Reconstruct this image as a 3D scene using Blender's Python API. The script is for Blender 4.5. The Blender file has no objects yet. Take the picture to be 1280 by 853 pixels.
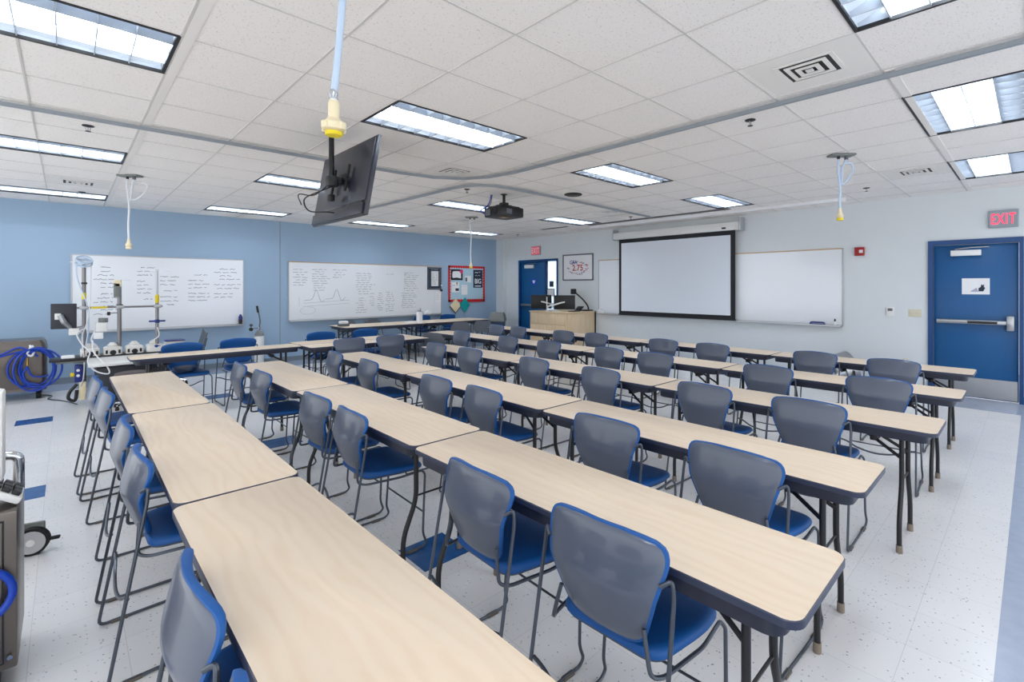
import bpy, bmesh, math, random
from mathutils import Vector, Matrix
random.seed(7)
PI = math.pi
scene = bpy.context.scene
COL = scene.collection

# ------------------------------------------------------------------ materials
def lin(c):
    return tuple(((x/255)/12.92 if x/255 <= 0.04045 else ((x/255+0.055)/1.055)**2.4) for x in c)

MATS = {}
def mat(name, rgb, rough=0.5, metal=0.0, coat=0.0, spec=0.5, emit=0.0, noise=0.0, nscale=40.0, bump=0.0, trans=0.0, alpha=1.0):
    m = bpy.data.materials.new(name); m.use_nodes = True
    nt = m.node_tree; b = nt.nodes['Principled BSDF']
    c = lin(rgb)+(1.0,)
    b.inputs['Base Color'].default_value = c
    b.inputs['Roughness'].default_value = rough
    b.inputs['Metallic'].default_value = metal
    b.inputs['Coat Weight'].default_value = coat
    b.inputs['Specular IOR Level'].default_value = spec
    b.inputs['Transmission Weight'].default_value = trans
    b.inputs['Alpha'].default_value = alpha
    if emit:
        b.inputs['Emission Color'].default_value = c
        b.inputs['Emission Strength'].default_value = emit
    if noise or bump:
        tc = nt.nodes.new('ShaderNodeTexCoord'); n = nt.nodes.new('ShaderNodeTexNoise')
        n.inputs['Scale'].default_value = nscale; n.inputs['Detail'].default_value = 4
        nt.links.new(tc.outputs['Object'], n.inputs['Vector'])
        if noise:
            mx = nt.nodes.new('ShaderNodeMix'); mx.data_type = 'RGBA'
            mx.inputs[6].default_value = tuple(x*(1-noise) for x in c[:3])+(1,)
            mx.inputs[7].default_value = tuple(min(1, x*(1+noise)) for x in c[:3])+(1,)
            nt.links.new(n.outputs['Fac'], mx.inputs[0]); nt.links.new(mx.outputs[2], b.inputs['Base Color'])
        if bump:
            bp = nt.nodes.new('ShaderNodeBump'); bp.inputs['Strength'].default_value = bump; bp.inputs['Distance'].default_value = 0.004
            nt.links.new(n.outputs['Fac'], bp.inputs['Height']); nt.links.new(bp.outputs['Normal'], b.inputs['Normal'])
    MATS[name] = m
    return m

mat('blue_paint', (156,181,205), 0.55, noise=0.02, nscale=3, bump=0.05)
mat('grey_paint', (219,224,226), 0.55, noise=0.02, nscale=3, bump=0.05)
mat('door_blue', (8,86,142), 0.35, noise=0.04, nscale=4)
mat('frame_blue', (8,66,122), 0.35)
mat('base_grey', (128,140,150), 0.5)
mat('white_metal', (232,232,230), 0.45)
mat('tbar_shade', (212,209,205), 0.5)  # grid bars greyed to paint in the shadow gap along the tiles
mat('dark_frame', (18,19,22), 0.5)
mat('chair_shell', (79,87,104), 0.32, coat=0.35, noise=0.03, nscale=6)
mat('chair_blue', (0,80,150), 0.55, noise=0.10, nscale=300, bump=0.08)
mat('chair_pan', (70,76,88), 0.5)
mat('chair_tube', (84,90,100), 0.35, metal=0.75)
mat('glide', (92,84,76), 0.6)
mat('edge_navy', (48,54,76), 0.33)
mat('apron_navy', (34,38,54), 0.35)
mat('table_black', (20,21,25), 0.38)
mat('foot_tan', (128,116,104), 0.6)
mat('steel', (176,178,182), 0.3, metal=0.95, noise=0.06, nscale=8)
mat('stainless', (118,111,106), 0.30, metal=0.95, noise=0.08, nscale=5)
mat('chrome', (205,208,212), 0.12, metal=1.0)
mat('black_plastic', (17,18,21), 0.4)
mat('vent_white', (238,235,230), 0.6)
mat('tv_back', (40,43,54), 0.32, coat=0.15, noise=0.05, nscale=5)
mat('screen_dark', (8,9,12), 0.12)
mat('rubber', (14,14,15), 0.7)
mat('grey_rubber', (186,186,188), 0.6)
mat('board_white', (236,239,243), 0.16, coat=0.3)
mat('board_frame', (192,194,198), 0.35, metal=0.6)
mat('board_wood', (196,164,128), 0.5)
mat('ink', (48,52,62), 0.6)
mat('ink_blue', (36,70,150), 0.6)
mat('ink_red', (196,52,62), 0.6)
mat('ink_grey', (150,154,160), 0.6)
mat('screen_white', (226,232,240), 0.65)
mat('screen_black', (8,12,22), 0.5)
mat('paper', (238,238,240), 0.7)
mat('red_border', (204,36,42), 0.6)
mat('board_pale', (176,208,222), 0.7)
mat('navy', (22,44,66), 0.6)
mat('pink', (226,40,110), 0.6)
mat('teal', (0,158,160), 0.6)
mat('cream', (236,222,186), 0.5)
mat('yellow', (232,208,24), 0.5)
mat('hose_blue', (4,60,172), 0.35)
mat('hose_clear', (196,214,236), 0.25, coat=0.2)
mat('hose_white', (226,228,232), 0.4)
mat('alarm_red', (168,22,26), 0.4)
mat('ivory', (216,210,186), 0.5)
mat('exit_red', (255,62,92), 0.5, emit=1.1)
mat('exit_face', (150,160,168), 0.4)
mat('exit_face_red', (214,96,110), 0.5, emit=0.35)
mat('lilac', (170,168,190), 0.6)
mat('sticker_blue', (30,66,216), 0.4)
mat('track_grey', (150,157,164), 0.4, metal=0.3)
mat('pump_white', (222,220,214), 0.4)
mat('pump_dark', (36,40,50), 0.45)
mat('seat_brown', (78,66,66), 0.5)
mat('brass', (190,150,70), 0.3, metal=0.9)
mat('bin_grey', (120,124,122), 0.5)
mat('bin_blue', (60,84,112), 0.5)
mat('mast_steel', (138,136,138), 0.38, metal=0.9)
mat('glass', (225,240,250), 0.03, trans=1.0)
mat('folding_grey', (98,102,110), 0.42)
mat('blue_dark', (20,40,120), 0.4)
mat('lamp_core', (240,247,255), 0.5, emit=16)
mat('reflector_glow', (196,206,216), 0.4, emit=0.42)  # reflector strips glow weakly, standing in for tube light bounced off them
mat('lamp_blade', (176,184,194), 0.5)

def wood(name, base, dark, scale, stretch):
    m = bpy.data.materials.new(name); m.use_nodes = True; nt = m.node_tree; b = nt.nodes['Principled BSDF']
    tc = nt.nodes.new('ShaderNodeTexCoord'); mp = nt.nodes.new('ShaderNodeMapping'); mp.inputs['Scale'].default_value = stretch
    oi = nt.nodes.new('ShaderNodeObjectInfo'); va = nt.nodes.new('ShaderNodeVectorMath'); va.operation = 'ADD'
    vm = nt.nodes.new('ShaderNodeVectorMath'); vm.operation = 'SCALE'; vm.inputs[0].default_value = (7.3, 3.1, 0); 
    nt.links.new(oi.outputs['Random'], vm.inputs['Scale'])
    nt.links.new(tc.outputs['Object'], va.inputs[0]); nt.links.new(vm.outputs[0], va.inputs[1])
    nt.links.new(va.outputs[0], mp.inputs['Vector'])
    n = nt.nodes.new('ShaderNodeTexNoise'); n.inputs['Scale'].default_value = scale; n.inputs['Detail'].default_value = 6; n.inputs['Distortion'].default_value = 1.6
    nt.links.new(mp.outputs[0], n.inputs['Vector'])
    w = nt.nodes.new('ShaderNodeTexWave'); w.inputs['Scale'].default_value = scale*0.35; w.inputs['Distortion'].default_value = 14; w.inputs['Detail'].default_value = 3; w.bands_direction = 'Y'
    nt.links.new(mp.outputs[0], w.inputs['Vector'])
    ad = nt.nodes.new('ShaderNodeMath'); ad.operation = 'MULTIPLY'
    nt.links.new(n.outputs['Fac'], ad.inputs[0]); nt.links.new(w.outputs['Fac'], ad.inputs[1])
    r = nt.nodes.new('ShaderNodeValToRGB'); r.color_ramp.elements[0].color = lin(base)+(1,); r.color_ramp.elements[1].color = lin(dark)+(1,)
    r.color_ramp.elements[0].position = 0.1; r.color_ramp.elements[1].position = 0.6
    nt.links.new(ad.outputs[0], r.inputs['Fac']); nt.links.new(r.outputs['Color'], b.inputs['Base Color'])
    b.inputs['Roughness'].default_value = 0.42
    MATS[name] = m
wood('maple_laminate', (222,203,179), (218,197,171), 6.0, (0.7, 3.0, 1))
wood('maple_podium', (226,203,168), (219,193,156), 4.0, (3.0, 3.0, 0.6))

class NX:
    """small helper to write node maths"""
    def __init__(s, nt): s.nt = nt
    def m(s, op, a, b=None):
        n = s.nt.nodes.new('ShaderNodeMath'); n.operation = op
        for i, v in enumerate((a, b)):
            if v is None: continue
            if isinstance(v, (int, float)): n.inputs[i].default_value = v
            else: s.nt.links.new(v, n.inputs[i])
        return n.outputs[0]
    def mix(s, f, a, b):
        n = s.nt.nodes.new('ShaderNodeMix'); n.data_type = 'RGBA'
        for i, v in ((0, f), (6, a), (7, b)):
            if isinstance(v, (int, float)): n.inputs[i].default_value = v
            elif isinstance(v, tuple): n.inputs[i].default_value = v
            else: s.nt.links.new(v, n.inputs[i])
        return n.outputs[2]

def floor_material():
    m = bpy.data.materials.new('vinyl_floor_tile'); m.use_nodes = True; nt = m.node_tree; b = nt.nodes['Principled BSDF']; X = NX(nt)
    tc = nt.nodes.new('ShaderNodeTexCoord'); sp = nt.nodes.new('ShaderNodeSeparateXYZ'); nt.links.new(tc.outputs['Object'], sp.inputs[0])
    T = 0.3048
    def cell(o, off):
        d = X.m('DIVIDE', X.m('SUBTRACT', o, off), T)
        return X.m('FLOOR', d), X.m('FRACT', d)
    ix, fx = cell(sp.outputs[0], -0.42); iy, fy = cell(sp.outputs[1], 2.34-6*T-0.42)
    cv = nt.nodes.new('ShaderNodeCombineXYZ'); nt.links.new(ix, cv.inputs[0]); nt.links.new(iy, cv.inputs[1])
    wn = nt.nodes.new('ShaderNodeTexWhiteNoise'); wn.noise_dimensions = '3D'; nt.links.new(cv.outputs[0], wn.inputs['Vector'])
    base = X.mix(wn.outputs['Value'], lin((219,219,220))+(1,), lin((224,223,223))+(1,))
    # speckle
    n1 = nt.nodes.new('ShaderNodeTexVoronoi'); n1.inputs['Scale'].default_value = 46; n1.inputs['Randomness'].default_value = 1
    nt.links.new(tc.outputs['Object'], n1.inputs['Vector'])
    sx = nt.nodes.new('ShaderNodeSeparateColor'); nt.links.new(n1.outputs['Color'], sx.inputs[0])
    spot = X.m('MULTIPLY', X.m('LESS_THAN', n1.outputs['Distance'], 0.17), X.m('LESS_THAN', sx.outputs[0], 0.36))
    spot2 = X.m('MULTIPLY', X.m('LESS_THAN', n1.outputs['Distance'], 0.22), X.m('GREATER_THAN', sx.outputs[0], 0.80))
    base = X.mix(X.m('MULTIPLY', spot, 0.75), base, lin((110,112,124))+(1,))
    base = X.mix(X.m('MULTIPLY', spot2, 0.5), base, lin((176,178,186))+(1,))
    # joints
    jl = X.m('LESS_THAN', X.m('MINIMUM', X.m('MINIMUM', fx, X.m('SUBTRACT', 1, fx)), X.m('MINIMUM', fy, X.m('SUBTRACT', 1, fy))), 0.0045)
    # blue accent tiles
    mx = X.m('FLOORED_MODULO', ix, 6); 
    py = X.m('FLOORED_MODULO', X.m('SUBTRACT', sp.outputs[1], 2.34), 2.83)
    isx = X.m('LESS_THAN', mx, 0.5)
    isy = X.m('LESS_THAN', py, T)
    blue = X.m('MULTIPLY', isx, isy)
    bn = nt.nodes.new('ShaderNodeTexNoise'); bn.inputs['Scale'].default_value = 14; bn.inputs['Detail'].default_value = 5; nt.links.new(tc.outputs['Object'], bn.inputs['Vector'])
    bcol = X.mix(bn.outputs['Fac'], lin((10,58,118))+(1,), lin((48,104,164))+(1,))
    # border strips along the walls
    br = X.m('MAXIMUM', X.m('LESS_THAN', sp.outputs[1], 0.115), X.m('MAXIMUM', X.m('GREATER_THAN', sp.outputs[0], 8.30), X.m('GREATER_THAN', sp.outputs[1], 10.25)))
    gcol = X.mix(bn.outputs['Fac'], lin((146,158,180))+(1,), lin((166,176,194))+(1,))
    col = X.mix(X.m('MULTIPLY', jl, 0.35), base, lin((150,152,158))+(1,))
    col = X.mix(X.m('MULTIPLY', blue, X.m('SUBTRACT', 1, br)), col, bcol)
    col = X.mix(br, col, gcol)
    nt.links.new(col, b.inputs['Base Color'])
    b.inputs['Roughness'].default_value = 0.24
    b.inputs['Specular IOR Level'].default_value = 0.45
    MATS['floor'] = m
floor_material()

def ceiling_material():
    m = bpy.data.materials.new('ceiling_tile'); m.use_nodes = True; nt = m.node_tree; b = nt.nodes['Principled BSDF']; X = NX(nt)
    tc = nt.nodes.new('ShaderNodeTexCoord')
    n = nt.nodes.new('ShaderNodeTexNoise'); n.inputs['Scale'].default_value = 90; n.inputs['Detail'].default_value = 3; nt.links.new(tc.outputs['Object'], n.inputs['Vector'])
    pit = X.m('LESS_THAN', n.outputs['Fac'], 0.36)
    col = X.mix(X.m('MULTIPLY', pit, 0.5), lin((247,243,239))+(1,), lin((184,180,176))+(1,))
    nt.links.new(col, b.inputs['Base Color']); b.inputs['Roughness'].default_value = 0.9
    bp = nt.nodes.new('ShaderNodeBump'); bp.inputs['Strength'].default_value = 0.25; bp.inputs['Distance'].default_value = 0.004
    nt.links.new(n.outputs['Fac'], bp.inputs['Height']); nt.links.new(bp.outputs['Normal'], b.inputs['Normal'])
    MATS['ceiling'] = m
ceiling_material()

# ------------------------------------------------------------------ mesh builder
def fillet(pts, r, n=4):
    pts = [Vector(p) for p in pts]
    if r <= 0: return pts
    out = [pts[0]]
    for a, b, c in zip(pts, pts[1:], pts[2:]):
        u, v = (a-b), (c-b); lu, lv = u.length, v.length
        if lu < 1e-6 or lv < 1e-6: continue
        u /= lu; v /= lv
        d = min(r, lu*0.45, lv*0.45)
        p0, p2 = b+u*d, b+v*d
        for i in range(n+1):
            t = i/n
            out.append(p0*(1-t)**2 + b*2*t*(1-t) + p2*t*t)
    out.append(pts[-1])
    return out

class MB:
    def __init__(s):
        s.v = []; s.f = []; s.m = []; s.sm = []; s.mats = []
    def mi(s, name):
        if name not in s.mats: s.mats.append(name)
        return s.mats.index(name)
    def add(s, verts, faces, mname, smooth=False, M=None):
        o = len(s.v)
        s.v += [tuple(M @ Vector(p)) if M else tuple(p) for p in verts]
        k = s.mi(mname)
        for f in faces:
            s.f.append(tuple(o+i for i in f)); s.m.append(k); s.sm.append(smooth)
    def box(s, a, b, mname, bev=0.0, M=None):
        x0,y0,z0 = (min(a[i],b[i]) for i in range(3)); x1,y1,z1 = (max(a[i],b[i]) for i in range(3))
        if bev <= 0:
            V = [(x0,y0,z0),(x1,y0,z0),(x1,y1,z0),(x0,y1,z0),(x0,y0,z1),(x1,y0,z1),(x1,y1,z1),(x0,y1,z1)]
            F = [(0,3,2,1),(4,5,6,7),(0,1,5,4),(1,2,6,5),(2,3,7,6),(3,0,4,7)]
            s.add(V, F, mname, False, M); return
        bm = bmesh.new(); bmesh.ops.create_cube(bm, size=1)
        for v in bm.verts:
            v.co = Vector(((x0+x1)/2+v.co.x*(x1-x0), (y0+y1)/2+v.co.y*(y1-y0), (z0+z1)/2+v.co.z*(z1-z0)))
        bev = min(bev, (x1-x0)*.45, (y1-y0)*.45, (z1-z0)*.45)
        bmesh.ops.bevel(bm, geom=bm.edges[:], offset=bev, segments=2, affect='EDGES', profile=0.5)
        s.frombm(bm, mname, True, M)
    def frombm(s, bm, mname, smooth=False, M=None):
        bm.verts.index_update()
        s.add([v.co.copy() for v in bm.verts], [[v.index for v in f.verts] for f in bm.faces], mname, smooth, M); bm.free()
    def tube(s, pts, r, mname, n=8, fil=0.0, cap=True, M=None, closed=False, flat=None):
        P = fillet(pts, fil) if fil else [Vector(p) for p in pts]
        if closed: cap = False
        L = len(P); up = None; V = []; F = []
        for i in range(L):
            if closed: t = P[(i+1) % L]-P[i-1]
            else: t = P[min(i+1, L-1)]-P[max(i-1, 0)]
            if t.length < 1e-9: t = Vector((0,0,1))
            t.normalize()
            if up is None:
                up = Vector((0,0,1)) if abs(t.z) < 0.9 else Vector((0,1,0))
            a = t.cross(up)
            if a.length < 1e-6: a = t.orthogonal()
            a.normalize(); up = a.cross(t); up.normalize()
            for k in range(n):
                w = 2*PI*k/n + PI/n
                ra, rb = (r, r) if flat is None else flat
                V.append(P[i]+a*(math.cos(w)*ra)+up*(math.sin(w)*rb))
        R = L if closed else L-1
        for i in range(R):
            j = (i+1) % L
            for k in range(n):
                F.append((i*n+k, i*n+(k+1)%n, j*n+(k+1)%n, j*n+k))
        if cap:
            F.append(tuple(range(n-1,-1,-1))); F.append(tuple((L-1)*n+k for k in range(n)))
        s.add(V, F, mname, n > 4, M)
    def cyl(s, c, r, h, mname, n=20, axis='z', r2=None, M=None):
        r2 = r if r2 is None else r2
        V = []
        for (q, rr) in ((0, r), (h, r2)):
            for k in range(n):
                a = 2*PI*k/n; x, y = rr*math.cos(a), rr*math.sin(a)
                if axis == 'z': V.append((c[0]+x, c[1]+y, c[2]+q))
                elif axis == 'x': V.append((c[0]+q, c[1]+x, c[2]+y))
                else: V.append((c[0]+x, c[1]+q, c[2]+y))
        F = [(k, (k+1)%n, n+(k+1)%n, n+k) for k in range(n)]+[tuple(range(n-1,-1,-1)), tuple(range(n,2*n))]
        if axis == 'y': F = [tuple(reversed(f)) for f in F]
        s.add(V, F[:n], mname, True, M); s.add(V, F[n:], mname, False, M)
    def lathe(s, c, prof, mname, n=20, M=None):
        V = []; F = []
        for (r, z) in prof:
            for k in range(n):
                a = 2*PI*k/n; V.append((c[0]+r*math.cos(a), c[1]+r*math.sin(a), c[2]+z))
        for i in range(len(prof)-1):
            for k in range(n): F.append((i*n+k, i*n+(k+1)%n, (i+1)*n+(k+1)%n, (i+1)*n+k))
        F.append(tuple(range(n-1,-1,-1))); F.append(tuple((len(prof)-1)*n+k for k in range(n)))
        s.add(V, F, mname, True, M)
    def prism(s, outline, z0, z1, mname, M=None, side=None, smooth_side=False):
        n = len(outline)
        V = [(x,y,z0) for x,y in outline]+[(x,y,z1) for x,y in outline]
        s.add(V, [tuple(range(n-1,-1,-1)), tuple(range(n,2*n))], mname, False, M)
        s.add(V, [(k,(k+1)%n,n+(k+1)%n,n+k) for k in range(n)], side or mname, smooth_side, M)
    def disc(s, outline, cen, rings, mapf, mname):
        """rings: list of (scale, height); first has scale 0 -> closed surface strip front to back"""
        V = []; F = []; n = len(outline)
        for (sc, h) in rings:
            for (a, b) in outline:
                V.append(mapf(cen[0]+(a-cen[0])*sc, cen[1]+(b-cen[1])*sc, h))
        for i in range(len(rings)-1):
            for k in range(n): F.append((i*n+k, i*n+(k+1)%n, (i+1)*n+(k+1)%n, (i+1)*n+k))
        s.add(V, F, mname, True)
    def build(s, name, parent=None, loc=None):
        me = bpy.data.meshes.new(name)
        me.from_pydata(s.v, [], s.f); me.update()
        for nm in s.mats: me.materials.append(MATS[nm])
        me.polygons.foreach_set('material_index', s.m); me.polygons.foreach_set('use_smooth', s.sm)
        bm = bmesh.new(); bm.from_mesh(me)
        bmesh.ops.remove_doubles(bm, verts=bm.verts, dist=1e-6)
        bmesh.ops.recalc_face_normals(bm, faces=bm.faces); bm.to_mesh(me); bm.free()
        try: me.set_sharp_from_angle(angle=math.radians(42))
        except Exception: pass
        o = bpy.data.objects.new(name, me); COL.objects.link(o)
        if parent: o.parent = parent
        if loc: o.location = loc
        return o

def tag(o, label, cat, group=None, kind=None):
    o['label'] = label; o['category'] = cat
    if group: o['group'] = group
    if kind: o['kind'] = kind
    return o
def thing(name, label, cat, loc=(0,0,0), rz=0.0, group=None):
    o = bpy.data.objects.new(name, None); o.empty_display_size = 0.1; COL.objects.link(o)
    o.location = loc; o.rotation_euler = (0,0,rz)
    return tag(o, label, cat, group)
def struct(o, label, cat):
    return tag(o, label, cat, None, 'structure')
def copy_tree(o, parent=None):
    c = o.copy(); COL.objects.link(c)
    if parent: c.parent = parent
    for ch in list(o.children): copy_tree(ch, c)
    return c
def rrect(x0, y0, x1, y1, r, n=5):
    out = []
    for (cx, cy, a0) in ((x1-r,y0+r,-90),(x1-r,y1-r,0),(x0+r,y1-r,90),(x0+r,y0+r,180)):
        for i in range(n+1):
            a = math.radians(a0+90*i/n); out.append((cx+r*math.cos(a), cy+r*math.sin(a)))
    return out
def roundpoly(pts, rs, n=6):
    """closed polygon with rounded corners (2D)"""
    out = []; L = len(pts)
    for i in range(L):
        a, b, c = (Vector(pts[(i+k) % L]) for k in (-1, 0, 1))
        u, v = a-b, c-b; lu, lv = u.length, v.length; u /= lu; v /= lv
        d = min(rs[i], lu*.48, lv*.48); p0, p2 = b+u*d, b+v*d
        for k in range(n+1):
            t = k/n; q = p0*(1-t)**2+b*2*t*(1-t)+p2*t*t; out.append((q.x, q.y))
    return out
def ordinal(i): return ['first','second','third','fourth','fifth','sixth','seventh','eighth'][i]

def text_mesh(name, txt, size, mname, parent, M, extrude=0.001, bold=False, sx=1.0, fit=None):
    cu = bpy.data.curves.new(name, 'FONT'); cu.body = txt; cu.size = size; cu.align_x = 'CENTER'; cu.align_y = 'CENTER'; cu.extrude = extrude; cu.space_character = 1.18 if txt == 'EXIT' else 1.0
    if bold: cu.offset = size*0.014
    to = bpy.data.objects.new(name+'_tmp', cu); COL.objects.link(to)
    dg = bpy.context.evaluated_depsgraph_get(); dg.update()
    me = bpy.data.meshes.new_from_object(to.evaluated_get(dg))
    bpy.data.objects.remove(to)
    if fit:
        X = [v.co.x for v in me.vertices]; Y = [v.co.y for v in me.vertices]
        me.transform(Matrix.Diagonal((fit[0]/(max(X)-min(X)),fit[1]/(max(Y)-min(Y)),1,1)) @ Matrix.Translation((-(max(X)+min(X))/2,-(max(Y)+min(Y))/2,0)))
    me.transform(M @ Matrix.Diagonal((sx,1,1,1))); me.materials.clear(); me.materials.append(MATS[mname])
    o = bpy.data.objects.new(name, me); COL.objects.link(o); o.parent = parent
    return o

# world (metres): camera stands at x=0, y=0; +x towards the grey wall, +y towards the blue wall
XR, YB, ZC = 9.10, 10.95, 2.92
XL, YN = -3.2, -2.6
GX, GY, G = 1.08, 0.667, 0.6366

# ------------------------------------------------------------------ room shell
b = MB(); b.box((XL,YN,-0.1),(XR+3,YB+0.12,0),'floor'); struct(b.build('floor'), 'pale speckled vinyl tile floor with blue accent tiles', 'floor')
# light fixtures occupy 2x1 ceiling cells
FX = [(-0.83+2.546*i, 0.03+3.183*j) for i in range(4) for j in range(4)]
def in_fix(x, y): return any(fx < x < fx+2*G and fy < y < fy+G for fx, fy in FX)
b = MB()
xs = [XL]+[GX+G*i for i in range(-6,13) if XL < GX+G*i < XR]+[XR+0.1]
ys = [YN]+[GY+G*i for i in range(-5,17) if YN < GY+G*i < YB]+[YB+0.1]
for x0,x1 in zip(xs,xs[1:]):
    for y0,y1 in zip(ys,ys[1:]):
        if in_fix((x0+x1)/2,(y0+y1)/2): continue
        b.box((x0,y0,ZC),(x1,y1,ZC+0.12),'ceiling')
struct(b.build('ceiling'), 'white suspended ceiling of square mineral tiles', 'ceiling')
b = MB()
for x in xs[1:-1]:
    w = 0.0055
    for y0,y1 in zip(ys,ys[1:]):
        if in_fix(x,(y0+y1)/2): continue
        b.box((x-w,y0,ZC-0.004),(x+w,y1,ZC),'tbar_shade')
for y in ys[1:-1]:
    for x0,x1 in zip(xs,xs[1:]):
        if in_fix((x0+x1)/2,y): continue
        b.box((x0+.0055,y-0.0055,ZC-0.004),(x1-.0055,y+0.0055,ZC),'tbar_shade')
for x0 in (0.44+0.012,):
    b.box((x0,YN,ZC-0.005),(x0+0.05,YB,ZC),'vent_white')
b.box((3.66,GY-0.062,ZC-0.005),(XR,GY-0.012,ZC),'vent_white')
struct(b.build('trim_1'), 'white metal grid bars holding the ceiling tiles', 'ceiling grid')

b = MB(); b.box((XL,YB,0),(XR+.14,YB+0.12,ZC),'blue_paint'); 
b.box((3.165,YB-0.004,0.1),(3.175,YB,ZC),'base_grey')
struct(b.build('wall_back'), 'light blue painted wall behind the two written whiteboards', 'wall')
# right wall with two door openings: near door y .14-1.04 ; far door y 8.64-10.06
DN = (0.10, 1.10, 2.235); DF = (8.62, 10.14, 2.30)
b = MB(); 
b.box((XR,YN,0),(XR+0.14,DN[0],ZC),'grey_paint'); b.box((XR,DN[0],DN[2]),(XR+0.14,DN[1],ZC),'grey_paint')
b.box((XR,DN[1],0),(XR+0.14,DF[0],ZC),'grey_paint'); b.box((XR,DF[0],DF[2]),(XR+0.14,DF[1],ZC),'grey_paint')
b.box((XR,DF[1],0),(XR+0.14,YB+0.12,ZC),'grey_paint')
b.box((XR-0.16,YB-0.32,0),(XR,YB,ZC),'grey_paint')
struct(b.build('wall_right'), 'pale grey painted wall behind the projection screen', 'wall')
b = MB(); b.box((XL,YB-0.012,0),(XR-0.17,YB,0.10),'base_grey'); struct(b.build('baseboard_back'), 'grey rubber baseboard along the blue wall', 'baseboard')
b = MB(); b.box((XR-0.012,DN[1]+.0,0),(XR,DF[0],0.10),'base_grey'); b.box((XR-0.012,YN,0),(XR,DN[0],0.10),'base_grey'); b.box((XR-0.012,DF[1],0),(XR,YB-0.33,0.10),'base_grey')
struct(b.build('baseboard_right'), 'grey rubber baseboard along the pale grey wall', 'baseboard')

# hallway beyond the glazed side panel
b = MB(); b.box((11.9,5.5,0),(12.0,14,ZC),'grey_paint'); b.box((11.86,5.5,2.45),(11.9,14,2.7),'blue_paint'); b.box((11.84,5.5,.85),(11.9,14,1.0),'base_grey')
b.box((XR+.14,5.5,ZC-.05),(12,14,ZC),'ceiling')
struct(b.build('wall_hallway'), 'bright hallway wall seen through the glass beside the far door', 'hallway wall')

for yy in (8.2,9.8,11.4):  # lamps added to brighten the hallway behind the glass
    hl = thing('added_hallway_light','added hallway ceiling light brightening the view through the door glass, %s from the corner' % {8.2:'third',9.8:'second',11.4:'first'}[yy],'ceiling light',(10.6,yy,ZC-.056))
    k = MB(); k.box((-.32,-.62,-.02),(.32,.62,0),'white_metal'); k.build('housing', hl); k = MB(); k.box((-.29,-.59,-.026),(.29,.59,-.021),'lamp_core'); k.build('lamp_panel', hl)
# ---- near exit door
d = thing('door_1', 'blue steel exit door with push bar in the pale grey wall', 'door', (XR,0,0)); d['kind'] = 'structure'
b = MB()
b.box((-0.03,DN[1]-0.06,0),(0.14,DN[1],DN[2]-.07),'frame_blue'); b.box((-0.03,DN[0],0),(0.14,DN[0]+0.045,DN[2]-.07),'frame_blue'); b.box((-0.03,DN[0],DN[2]-0.07),(0.14,DN[1],DN[2]),'frame_blue')
b.build('door_frame', d)
b = MB(); b.box((0.03,DN[0]+0.048,0.008),(0.075,DN[1]-0.063,DN[2]-0.073),'door_blue',0.003); b.build('door_leaf', d)
b = MB(); b.box((0.024,DN[0]+0.06,0.02),(0.03,DN[1]-0.075,0.285),'steel'); b.build('kick_plate', d)['label'] = 'brushed steel kick plate'
b = MB(); b.box((-0.03,0.52,2.005),(0.03,0.845,2.085),'white_metal',0.005); b.tube([(-0.0,0.80,2.10),(-0.04,0.62,2.118),(0.0,0.44,2.12)],0.008,'steel',n=6); b.build('door_closer', d)['label'] = 'pale door closer with steel arm'
b = MB(); b.box((-0.05,0.25,1.045),(0.03,1.0,1.10),'steel',0.006); b.box((-0.062,0.34,1.05),(-0.048,0.67,1.095),'steel',0.004); b.box((-0.055,0.355,1.055),(-0.0635,0.66,1.088),'black_plastic')
b.box((-0.07,0.19,0.97),(0.03,0.265,1.17),'steel',0.01); b.build('push_bar', d)['label'] = 'steel panic push bar with latch case'
p = thing('door_sign', 'white paper with small dark emblem taped to the blue exit door', 'sign', (XR+0.026,0.58,1.572))
b = MB(); b.box((-0.002,-0.146,-0.113),(0.003,0.146,0.113),'paper'); b.build('sheet', p)
b = MB(); b.prism([(0,0),(.05,0),(.07,.05),(.055,.06),(.06,.1),(.045,.085),(.03,.1),(.022,.06),(0,.045)],0,0.001,'navy',Matrix(((0,0,-1,-0.002),(-1,0,0,-0.03),(0,1,0,-0.07),(0,0,0,1))))
b.prism([(-0.09,0),(.0,0),(-.02,.055)],0,0.001,'lilac',Matrix(((0,0,-1,-0.002),(-1,0,0,-0.03),(0,1,0,-0.075),(0,0,0,1))))  # lilac-grey wedge beside the dark silhouette
b.build('emblem', p)['label'] = 'dark emblem with lilac wedge'

# ---- far door with glazed side panel
d = thing('door_2', 'blue door with narrow glazed side panel near the wall corner', 'door', (XR,0,0)); d['kind'] = 'structure'
b = MB()
for (y0,y1) in ((DF[1]-0.07,DF[1]),(9.04,9.10),(DF[0],DF[0]+0.05)): b.box((-0.02,y0,0),(0.05 if y0 == 9.04 else .14,y1,DF[2]-.06),'frame_blue')
b.box((-0.02,DF[0],DF[2]-0.06),(0.14,DF[1],DF[2]),'frame_blue'); b.box((-0.01,DF[0]+.05,0),(0.13,9.04,0.3),'frame_blue')
b.build('door_frame', d)
b = MB(); b.box((0.03,9.10,0.008),(0.075,DF[1]-0.07,DF[2]-0.06),'door_blue',0.003); b.build('door_leaf', d)
b = MB(); b.box((0.02,DF[0]+0.05,0.3),(0.026,9.04,DF[2]-0.06),'glass'); b.build('glass_pane', d)
b = MB(); b.box((-0.02,9.55,2.07),(0.03,9.9,2.16),'white_metal',0.004); b.tube([(0,9.85,2.18),(-.03,9.7,2.19),(0,9.45,2.2)],0.008,'steel',n=6); b.build('door_closer', d)
b = MB(); b.box((-0.05,9.2,1.03),(0.03,10.02,1.09),'steel',0.006); b.build('push_bar', d)
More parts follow.
